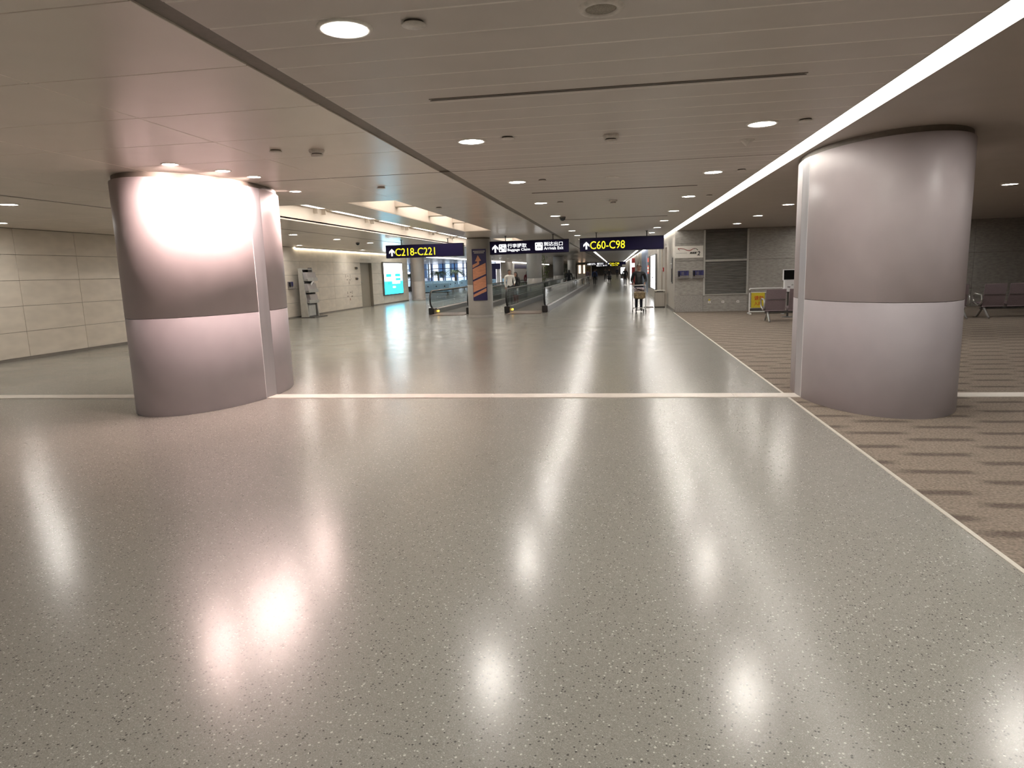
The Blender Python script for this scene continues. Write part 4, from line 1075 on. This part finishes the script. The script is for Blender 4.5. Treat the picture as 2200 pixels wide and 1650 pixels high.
# glowing backdrop panels added beyond the glass for the bright view
lr = tag(link('glow_backdrop', None), 'glowing backdrop panels standing for the bright view through the glazing', 'building')
random.seed(11)
for k in range(22):
    a = 43.5 + k * 1.7
    for z0, z1 in ((0.15, 0.95), (1.02, 1.95), (2.02, 2.80)):
        mt = random.choice(['night_pale', 'night_white', 'night_pale', 'night_blue', 'night_white'])
        MB().box(-23.4, -23.3, a, a + random.uniform(1.2, 1.64), z0, z1).build('glow_panel', mt, lr)
for k in range(12):
    a = -22.8 + k * 0.78
    for z0, z1 in ((0.15, 1.15), (1.22, 2.80)):
        mt = random.choice(['night_white', 'night_pale', 'night_white', 'night_blue', 'night_pale'])
        MB().box(a, a + random.uniform(0.45, 0.74), 81.4, 81.5, z0, z1).build('glow_panel', mt, lr)
MB().box(-23.6, -23.45, 43.1, 81.5, 0, 3).box(-23.6, -13.4, 81.55, 81.7, 0, 3).build('wall', 'plaster_blue', lr)
t = thing('light_line', 'white ceiling light line above the blue seats', 'light')
MB().box(-12.9, -12.7, 46.0, 79.0, CEIL - 0.10, CEIL - 0.025).build('diffuser', 'line_white', t)
MB().box(-12.96, -12.64, 46.0, 79.0, CEIL - 0.025, CEIL - 0.004).build('housing', 'white_paint', t)

# shop fronts along the far aisle wall
t = thing('shop_front', 'grey shuttered shop with dark navy header far down the aisle', 'shop', (-13.18, 95.0, 0))
MB().rbox(0.0, 0.10, -7.0, 7.0, 2.05, 2.62, 0.02).build('header', 'print_navy', t)
MB().box(0.0, 0.04, -7.0, 7.0, 0.1, 2.05).build('shutter', 'column_grey', t)
for y in (-7.8, 7.2): MB().rbox(0.0, 0.25, y, y + 0.7, 0, CEIL - 0.1, 0.02).build('pier', 'white_paint', t)
t = thing('shop_front', 'navy booth with white side panels far beyond the blue seats', 'shop', (-14.4, 79.7, 0))
MB().rbox(-1.0, 1.0, 0, 0.20, 2.0, 2.66, 0.02).build('header', 'print_navy', t)
MB().rbox(-0.35, 0.45, 0.05, 0.20, 0.0, 2.0, 0.02).build('door_panel', 'print_navy', t)
for x in (-0.95, 0.5): MB().rbox(x, x + 0.45, 0.08, 0.20, 0.0, 2.0, 0.02).build('side_panel', 'white_paint', t)
t = thing('light_line', 'white light line above the far shop fronts', 'light')
MB().box(-12.6, -12.4, 84.0, 130.0, CEIL - 0.14, CEIL - 0.03).build('diffuser', 'line_white', t)
MB().box(-12.66, -12.34, 84.0, 130.0, CEIL - 0.03, CEIL - 0.004).build('housing', 'white_paint', t)
t = thing('wall_panel', 'far lit display wall panel with pinkish glow down the concourse', 'display', (-5.6, 118.0, 0))
MB().rbox(-0.9, 1.6, 0, 0.3, 0, 2.5, 0.02).build('panel', 'white_paint', t)
MB().box(0.7, 1.5, -0.01, 0.0, 0.6, 2.2).build('picture', 'bag_brown', t)
MB().box(-0.6, -0.2, -0.01, 0.0, 1.0, 2.4).box(0.2, 0.5, -0.01, 0.0, 1.0, 2.4).build('lit_strip', 'panel_warm', t)

# ================================================================== PLANTS
def palm(x, y, h, label, seed):
    rnd = random.Random(seed)
    t = thing('potted_palm', label, 'palm', (x, y, 0), 0, 'palms before the glazing')
    MB().lathe([(0.26, 0), (0.34, 0.42), (0.36, 0.46), (0.31, 0.46)], 18).build('pot', 'pot_dark', t)
    MB().lathe([(0.0, 0.42), (0.31, 0.43)], 18).build('earth', 'soil', t)
    MB().tube([(0, 0, 0.40), (0.03, 0, h * 0.4), (-0.02, 0.03, h * 0.66)], [0.11, 0.085, 0.07], 8).build('trunk', 'trunk_brown', t)
    m = MB()
    for k in range(26):
        a = 2 * math.pi * k / 26 + rnd.random() * 0.4; up = rnd.uniform(0.1, 1.0); ln = h * rnd.uniform(0.34, 0.46)
        pts = []
        for q in range(7):
            u = q / 6; rr = ln * u; z = h * 0.66 + ln * (up * u - (0.55 + 0.5 * up) * u * u)
            pts.append(Vector((rr * math.cos(a), rr * math.sin(a), z)))
        side = Vector((-math.sin(a), math.cos(a), 0))
        for q in range(6):
            wd = 0.24 * math.sin(math.pi * (q + 0.7) / 7)
            for s in (-1, 1):
                for e in range(2):
                    b = pts[q].lerp(pts[q + 1], e * 0.5); c = pts[q].lerp(pts[q + 1], e * 0.5 + 0.3)
                    tip = b + side * s * (wd + 0.10) + (pts[q + 1] - pts[q]) * 0.9 + Vector((0, 0, -0.10))
                    m.add([b, c, tip], [(0, 1, 2)])
    tag(m.build('fronds', 'palm_leaf', t), kind='stuff')
palm(-18.3, 69.5, 2.6, 'potted palm at the middle of the glazing', 1)
palm(-17.0, 72.0, 2.75, 'potted palm just behind the tallest mullion', 2)
palm(-15.4, 74.0, 2.6, 'thin potted palm close to the poster column', 3)
palm(-20.2, 66.0, 2.4, 'potted palm at the end next to the beige column', 4)

t = thing('tall_plant', 'tall bushy green plant next to the grey column by the walkway', 'plant', (-5.05, 47.3, 0))
MB().lathe([(0.30, 0), (0.38, 0.5), (0.40, 0.55), (0.34, 0.55)], 18).build('pot', 'pot_dark', t)
MB().lathe([(0.0, 0.50), (0.34, 0.52)], 18).build('earth', 'soil', t)
rnd = random.Random(5)
for k in range(5):
    a = 2 * math.pi * k / 5
    MB().tube([(0.15 * math.cos(a), 0.15 * math.sin(a), 0.5), (0.2 * math.cos(a), 0.2 * math.sin(a), 1.6), (0.28 * math.cos(a), 0.28 * math.sin(a), 2.6)], [0.022, 0.018, 0.008], 6).build('stem', 'trunk_brown', t)
m = MB()
for k in range(900):
    z = rnd.uniform(0.55, 2.72); rr = (0.50 - 0.12 * abs(z - 1.6)) * math.sqrt(rnd.random()); a = rnd.uniform(0, 2 * math.pi)
    b = Vector((rr * math.cos(a), rr * math.sin(a), z)); d = Vector((rnd.uniform(-1, 1), rnd.uniform(-1, 1), rnd.uniform(-0.9, 0.3))).normalized() * rnd.uniform(0.10, 0.20)
    s = d.cross(Vector((0, 0, 1))).normalized() * 0.022
    m.add([b, b + d * 0.4 + s, b + d, b + d * 0.4 - s], [(0, 1, 2, 3)])
tag(m.build('leaves', 'bamboo_leaf', t), kind='stuff')
t = thing('tall_plant', 'small far plant at the walkway end', 'plant', (-5.6, 76.0, 0))
MB().lathe([(0.25, 0), (0.3, 0.45), (0.27, 0.45)], 14).build('pot', 'pot_dark', t)
m = MB()
for k in range(300):
    z = rnd.uniform(0.5, 2.3); rr = 0.4 * math.sqrt(rnd.random()); a = rnd.uniform(0, 2 * math.pi)
    b = Vector((rr * math.cos(a), rr * math.sin(a), z)); d = Vector((rnd.uniform(-1, 1), rnd.uniform(-1, 1), rnd.uniform(-0.9, 0.3))).normalized() * 0.2
    s = d.cross(Vector((0, 0, 1))).normalized() * 0.03
    m.add([b, b + d * 0.4 + s, b + d, b + d * 0.4 - s], [(0, 1, 2, 3)])
tag(m.build('leaves', 'palm_leaf', t), kind='stuff')

# ================================================================== PEOPLE
def person(label, loc, rz, H, mats, pose=None, hair='hair_dark', long_hair=False, coat=False, group=None, fingers=True):
    """one continuous skinned body facing -y; mats: skin, top, legs, shoes"""
    pose = pose or {}
    S = H / 1.75
    J = {'pelvis': (0, 0, 0.95), 'belly': (0, -0.01, 1.10), 'chest': (0, -0.005, 1.30), 'upper': (0, 0.01, 1.43), 'neck': (0, 0.005, 1.50), 'skull': (0, -0.012, 1.585),
         'head': (0, -0.012, 1.665), 'crown': (0, -0.002, 1.715),
         'shL': (0.190, 0.01, 1.415), 'shR': (-0.190, 0.01, 1.415), 'elL': (0.250, 0.02, 1.14), 'elR': (-0.245, 0.02, 1.14), 'wrL': (0.235, -0.06, 0.90), 'wrR': (-0.235, -0.06, 0.90),
         'hipL': (0.095, 0, 0.90), 'hipR': (-0.095, 0, 0.90), 'knL': (0.10, -0.02, 0.50), 'knR': (-0.10, -0.02, 0.50), 'anL': (0.10, 0.02, 0.085), 'anR': (-0.10, 0.02, 0.085),
         'toL': (0.115, -0.15, 0.035), 'toR': (-0.115, -0.15, 0.035)}
    J.update({k: v for k, v in pose.items() if k != 'curl'})
    rad = {'pelvis': (0.155, 0.115), 'belly': (0.145, 0.11), 'chest': (0.180, 0.120), 'upper': (0.135, 0.09), 'neck': (0.055, 0.058), 'skull': (0.068, 0.078), 'head': (0.078, 0.095), 'crown': (0.055, 0.07),
           'sh': (0.078, 0.078), 'el': (0.056, 0.056), 'wr': (0.030, 0.030), 'hip': (0.095, 0.10), 'kn': (0.066, 0.066), 'an': (0.045, 0.05), 'to': (0.040, 0.030)}
    if coat: rad['pelvis'] = (0.19, 0.15); rad['hip'] = (0.12, 0.12); rad['kn'] = (0.075, 0.075)
    edges = [('pelvis', 'belly', 1), ('belly', 'chest', 1), ('chest', 'upper', 1), ('upper', 'neck', 0), ('neck', 'skull', 0), ('skull', 'head', 0), ('head', 'crown', 0)]
    for s in 'LR':
        edges += [('upper', 'sh' + s, 1), ('sh' + s, 'el' + s, 1), ('el' + s, 'wr' + s, 1), ('pelvis', 'hip' + s, 1 if coat else 2), ('hip' + s, 'kn' + s, 1 if coat else 2), ('kn' + s, 'an' + s, 2), ('an' + s, 'to' + s, 3)]
        wv = Vector(J['wr' + s]); el = Vector(J['el' + s]); dr = (wv - el).normalized()
        curl = Vector(pose.get('curl', (0, -0.02, 0)))
        side = Vector((1 if s == 'R' else -1, 0, 0)); across = dr.cross(side)
        if across.length < 0.2: across = Vector((0, -1, 0))
        across.normalize()
        pm = wv + dr * 0.045; J['pm' + s] = tuple(pm); rad['pm'] = (0.034, 0.024); edges.append(('wr' + s, 'pm' + s, 0))
        if fingers:
            for q, (o, l) in enumerate(((-0.030, 0.062), (-0.010, 0.074), (0.010, 0.070), (0.029, 0.056))):
                b = pm + dr * 0.032 + across * o; c = b + dr * l * 0.5 + curl * 0.5; e = c + dr * l * 0.25 + curl * 1.2
                for nm, p in (('fa', b), ('fb', c), ('fc', e)): J['%s%d%s' % (nm, q, s)] = tuple(p)
                edges += [('pm' + s, 'fa%d%s' % (q, s), 0), ('fa%d%s' % (q, s), 'fb%d%s' % (q, s), 0), ('fb%d%s' % (q, s), 'fc%d%s' % (q, s), 0)]
            b = pm - across * 0.040 + dr * 0.004; c = b - across * 0.022 + dr * 0.030 + curl * 0.4
            J['fa4' + s] = tuple(b); J['fb4' + s] = tuple(c); edges += [('pm' + s, 'fa4' + s, 0), ('fa4' + s, 'fb4' + s, 0)]
            rad['fa'] = rad['fb'] = rad['fc'] = (0.0095, 0.0095)
    names = list(J); idx = {k: i for i, k in enumerate(names)}
    me = bpy.data.meshes.new('person'); me.from_pydata([J[k] for k in names], [(idx[a], idx[b]) for a, b, _ in edges], [])
    o = bpy.data.objects.new('person', me); COL.objects.link(o)
    sk = o.modifiers.new('skin', 'SKIN'); sk.use_smooth_shade = True
    for k in names:
        base = k if k in rad else (k[:-1] if k[:-1] in rad else k[:2])
        sv = me.skin_vertices[0].data[idx[k]]; sv.radius = rad[base]; sv.use_root = (k == 'pelvis')
    sb = o.modifiers.new('sub', 'SUBSURF'); sb.levels = 2; sb.render_levels = 2
    dg = bpy.context.evaluated_depsgraph_get(); nm = bpy.data.meshes.new_from_object(o.evaluated_get(dg))
    bpy.data.objects.remove(o); bpy.data.meshes.remove(me)
    segs = [(Vector(J[a]), Vector(J[b]), m_) for a, b, m_ in edges]
    nm.materials.clear()
    for mt in mats: nm.materials.append(MATS[mt])
    for p in nm.polygons:
        c = p.center; best = 9; bm_ = 1
        for a, b, m_ in segs:
            d = b - a; u = max(0, min(1, (c - a).dot(d) / max(d.length_squared, 1e-9))); q = (c - (a + d * u)).length
            if q < best: best = q; bm_ = m_
        if bm_ == 0 and c.z < 1.49 and (c - Vector(J['neck'])).length < 0.12: bm_ = 1
        p.material_index = bm_; p.use_smooth = True
    t = tag(link('person', nm, None, loc, rz), label, 'person', group); t.scale = (S, S, S)
    # hair, face
    hv = MB(); hc = Vector(J['head'])
    prof = []
    n = 16
    vs = []; fs = []
    for i in range(9):
        th = math.pi * 0.60 * i / 8
        for k in range(n):
            a = 2 * math.pi * k / n
            fx = math.cos(a); fy = math.sin(a)
            lim = 1.0 if fy > -0.25 else 0.66           # shorter over the forehead
            tt = th * lim
            vs.append((hc.x + 0.090 * math.sin(tt) * fx, hc.y + 0.006 + 0.106 * math.sin(tt) * fy, hc.z + 0.0 + 0.088 * math.cos(tt)))
    for i in range(8):
        for k in range(n): fs.append((i * n + k, (i + 1) * n + k, (i + 1) * n + (k + 1) % n, i * n + (k + 1) % n))
    hv.add(vs, fs, 0, True)
    if long_hair: hv.ell((hc.x, hc.y + 0.06, hc.z - 0.10), (0.095, 0.065, 0.17), 14, 10)
    hv.build('hair', hair, t)
    fc = MB()
    for sx in (-0.031, 0.031): fc.ell((hc.x + sx, hc.y - 0.088, hc.z - 0.028), (0.011, 0.008, 0.007), 8, 6)
    fc.build('eyes', 'hair_dark', t)
    MB().ell((hc.x, hc.y - 0.096, hc.z - 0.056), (0.011, 0.014, 0.024), 8, 6).build('nose', 'skin', t)
    MB().ell((hc.x, hc.y - 0.082, hc.z - 0.100), (0.024, 0.010, 0.006), 8, 6).build('mouth', 'cloth_red', t)
    for sx in (-1, 1): MB().ell((hc.x + sx * 0.083, hc.y + 0.01, hc.z - 0.045), (0.010, 0.020, 0.030), 8, 6).build('ear', 'skin', t)
    return t

# man pushing the trolley towards the viewer
man = person('man in a black jacket and grey shirt pushing a trolley forward', (0.87, 25.78, 0), 0.0, 1.74, ['skin', 'cloth_black', 'cloth_navy', 'shoe_black'],
       {'elL': (0.265, 0.02, 1.16), 'wrL': (0.205, -0.26, 1.055), 'elR': (-0.265, 0.02, 1.16), 'wrR': (-0.205, -0.26, 1.055), 'knL': (0.085, -0.14, 0.50), 'anL': (0.085, -0.10, 0.09), 'toL': (0.095, -0.28, 0.05),
        'knR': (-0.085, 0.0, 0.50), 'anR': (-0.085, 0.14, 0.11), 'toR': (-0.095, -0.02, 0.035), 'curl': (0, -0.012, -0.022)}, 'hair_brown')
vs_ = MB(); vs_.add([(-0.075, -0.112, 1.445), (0.075, -0.112, 1.445), (0.060, -0.137, 1.28), (0.030, -0.132, 1.06), (-0.030, -0.132, 1.06), (-0.060, -0.137, 1.28),
                     (-0.075, -0.08, 1.445), (0.075, -0.08, 1.445), (0.060, -0.10, 1.28), (0.030, -0.10, 1.06), (-0.030, -0.10, 1.06), (-0.060, -0.10, 1.28)],
                    [(5, 4, 3, 2), (5, 2, 1, 0), (0, 1, 7, 6), (1, 2, 8, 7), (2, 3, 9, 8), (3, 4, 10, 9), (4, 5, 11, 10), (5, 0, 6, 11)])
vs_.build('shirt_front', 'cloth_charcoal', man)

# trolley in front of him
t = thing('luggage_trolley', 'steel luggage trolley pushed by the man in black', 'trolley', (0.87, 25.06, 0))
for sx in (-0.235, 0.235):
    MB().tube([(sx, 0.34, 0.98), (sx, 0.30, 0.90), (sx, 0.26, 0.14), (sx, -0.10, 0.11)], 0.016, 8).build('side_tube', 'steel', t)
    MB().tube([(sx * 0.6, 0.24, 0.16), (sx * 0.6, -0.48, 0.13)], 0.014, 8).build('deck_tube', 'steel', t)
MB().tube([(-0.245, 0.34, 0.98), (0.245, 0.34, 0.98)], 0.020, 10).build('handle', 'rack_silver', t)
MB().tube([(-0.235, 0.28, 0.62), (0.235, 0.28, 0.62)], 0.012, 8).build('cross_tube', 'steel', t)
MB().tube([(-0.235, 0.26, 0.16), (0.235, 0.26, 0.16)], 0.014, 8).build('cross_tube', 'steel', t)
MB().tube([(-0.16, -0.48, 0.13), (0.16, -0.48, 0.13)], 0.016, 8).build('bumper', 'black_rubber', t)
b = MB()
for k in range(5):
    z = 0.66 + k * 0.05; b.tube([(-0.21, 0.28, z), (-0.21, 0.06, z), (0.21, 0.06, z), (0.21, 0.28, z)], 0.005, 6)
for k in range(7):
    x = -0.21 + k * 0.07; b.tube([(x, 0.06, 0.86), (x, 0.06, 0.66), (x, 0.28, 0.66)], 0.005, 6)
b.build('basket', 'steel_dark', t)
for sx, sy in ((-0.235, 0.22), (0.235, 0.22), (-0.13, -0.40), (0.13, -0.40)):
    o = MB().tube([(sx - 0.016, sy, 0.065), (sx + 0.016, sy, 0.065)], 0.065, 14).build('wheel', 'black_rubber', t)
    MB().rbox(sx - 0.02, sx + 0.02, sy - 0.02, sy + 0.02, 0.065, 0.15, 0.004).build('caster_fork', 'steel_dark', o)
t = thing('travel_bag', 'brown patterned travel bag hanging in front on the trolley', 'bag', (0.87, 24.98, 0.50))
MB().rbox(-0.20, 0.20, -0.10, 0.12, 0.0, 0.27, 0.045).build('body', 'bag_brown', t)
MB().tube([(-0.10, 0.0, 0.26), (-0.08, 0.0, 0.37), (0.08, 0.0, 0.37), (0.10, 0.0, 0.26)], 0.012, 8).build('handle', 'wood_brown', t)
MB().box(-0.19, 0.19, -0.104, -0.098, 0.20, 0.215).build('zip', 'wood_brown', t)
t = thing('folded_coat', 'pale mauve folded garment lying in the trolley basket', 'garment', (0.87, 25.20, 0.80))
MB().rbox(-0.19, 0.19, -0.11, 0.11, -0.06, 0.10, 0.04).build('cloth', 'bag_pink', t)
MB().tube([(-0.15, -0.115, 0.09), (0.0, -0.13, 0.03), (0.17, -0.12, -0.02)], 0.018, 8).build('sleeve', 'cloth_black', t)

walkA = {'knL': (0.09, -0.12, 0.50), 'anL': (0.09, -0.10, 0.09), 'toL': (0.10, -0.28, 0.05), 'knR': (-0.09, 0.02, 0.50), 'anR': (-0.09, 0.18, 0.12), 'toR': (-0.10, 0.03, 0.035)}
person('person in a long black coat walking towards the viewer far off', (0.955, 67.0, 0), 0.0, 1.64, ['skin', 'cloth_black', 'cloth_black', 'shoe_black'], walkA, 'hair_brown', True, True)
pb = person('person in a blue jacket walking away beside the walkway end', (-2.11, 72.0, 0), math.pi, 1.62, ['skin', 'cloth_blue', 'cloth_black', 'shoe_black'], walkA)
MB().rbox(-0.15, 0.15, 0.10, 0.24, 1.02, 1.44, 0.04).build('backpack', 'cloth_navy', pb)
person('person in mauve top and dark trousers next to the blue jacket', (-2.95, 75.2, 0), math.pi, 1.62, ['skin', 'cloth_mauve', 'cloth_black', 'shoe_black'], walkA)
person('person in black pushing a dark pram at mid concourse', (-0.68, 83.0, 0), 0.0, 1.62, ['skin', 'cloth_black', 'cloth_black', 'shoe_black'],
       {'elL': (0.26, -0.02, 1.16), 'wrL': (0.18, -0.28, 1.02), 'elR': (-0.26, -0.02, 1.16), 'wrR': (-0.18, -0.28, 1.02)})
t = thing('pram', 'dark pram pushed by the far person in black', 'pram', (-0.68, 82.2, 0))
MB().rbox(-0.24, 0.24, -0.35, 0.30, 0.35, 0.62, 0.08).build('seat_shell', 'cloth_black', t)
MB().ell((0, 0.05, 0.70), (0.24, 0.28, 0.24), 12, 8).build('hood', 'cloth_charcoal', t)
for sx in (-0.24, 0.24):
    MB().tube([(sx, 0.45, 0.98), (sx, -0.3, 0.16)], 0.014, 6).build('frame_tube', 'steel_dark', t)
    MB().tube([(sx, 0.35, 0.12), (sx, -0.2, 0.5)], 0.014, 6).build('frame_tube', 'steel_dark', t)
    for sy in (-0.3, 0.35): MB().tube([(sx - 0.02, sy, 0.12), (sx + 0.02, sy, 0.12)], 0.12, 14).build('wheel', 'black_rubber', t)
person('person in dark clothes among the far crowd, by the hanging signs', (-1.4, 100.0, 0), 0.3, 1.68, ['skin', 'cloth_charcoal', 'cloth_black', 'shoe_black'], walkA)
person('person in navy clothes farthest down the concourse', (0.35, 118.0, 0), 0.0, 1.70, ['skin', 'cloth_navy', 'cloth_black', 'shoe_black'], walkA)
person('person in black among the far crowd, near the walkway end', (-2.6, 96.0, 0), math.pi, 1.70, ['skin', 'cloth_black', 'cloth_black', 'shoe_black'], walkA)
person('person with long dark hair in black coat on the nearer moving walkway', (-3.36, 50.5, 0.018), math.pi, 1.62, ['skin', 'cloth_black', 'cloth_black', 'shoe_black'], None, 'hair_dark', True, True)
person('man in a white shirt standing beyond the walkway balustrade', (-5.0, 32.3, 0.0), 0.5, 1.72, ['skin', 'cloth_white', 'cloth_charcoal', 'shoe_black'], {'elL': (0.27, 0.0, 1.15), 'wrL': (0.16, -0.22, 1.05)})
person('woman with dark hair in black and red beyond the walkway balustrade', (-4.92, 33.8, 0.0), -0.6, 1.60, ['skin', 'cloth_black', 'cloth_red', 'shoe_black'], None, 'hair_dark', True, True)
person('person in dark red half hidden by the second grey column', (-6.6, 51.5, 0.0), 0.4, 1.62, ['skin', 'cloth_red', 'cloth_black', 'shoe_black'], None, 'hair_dark', True)
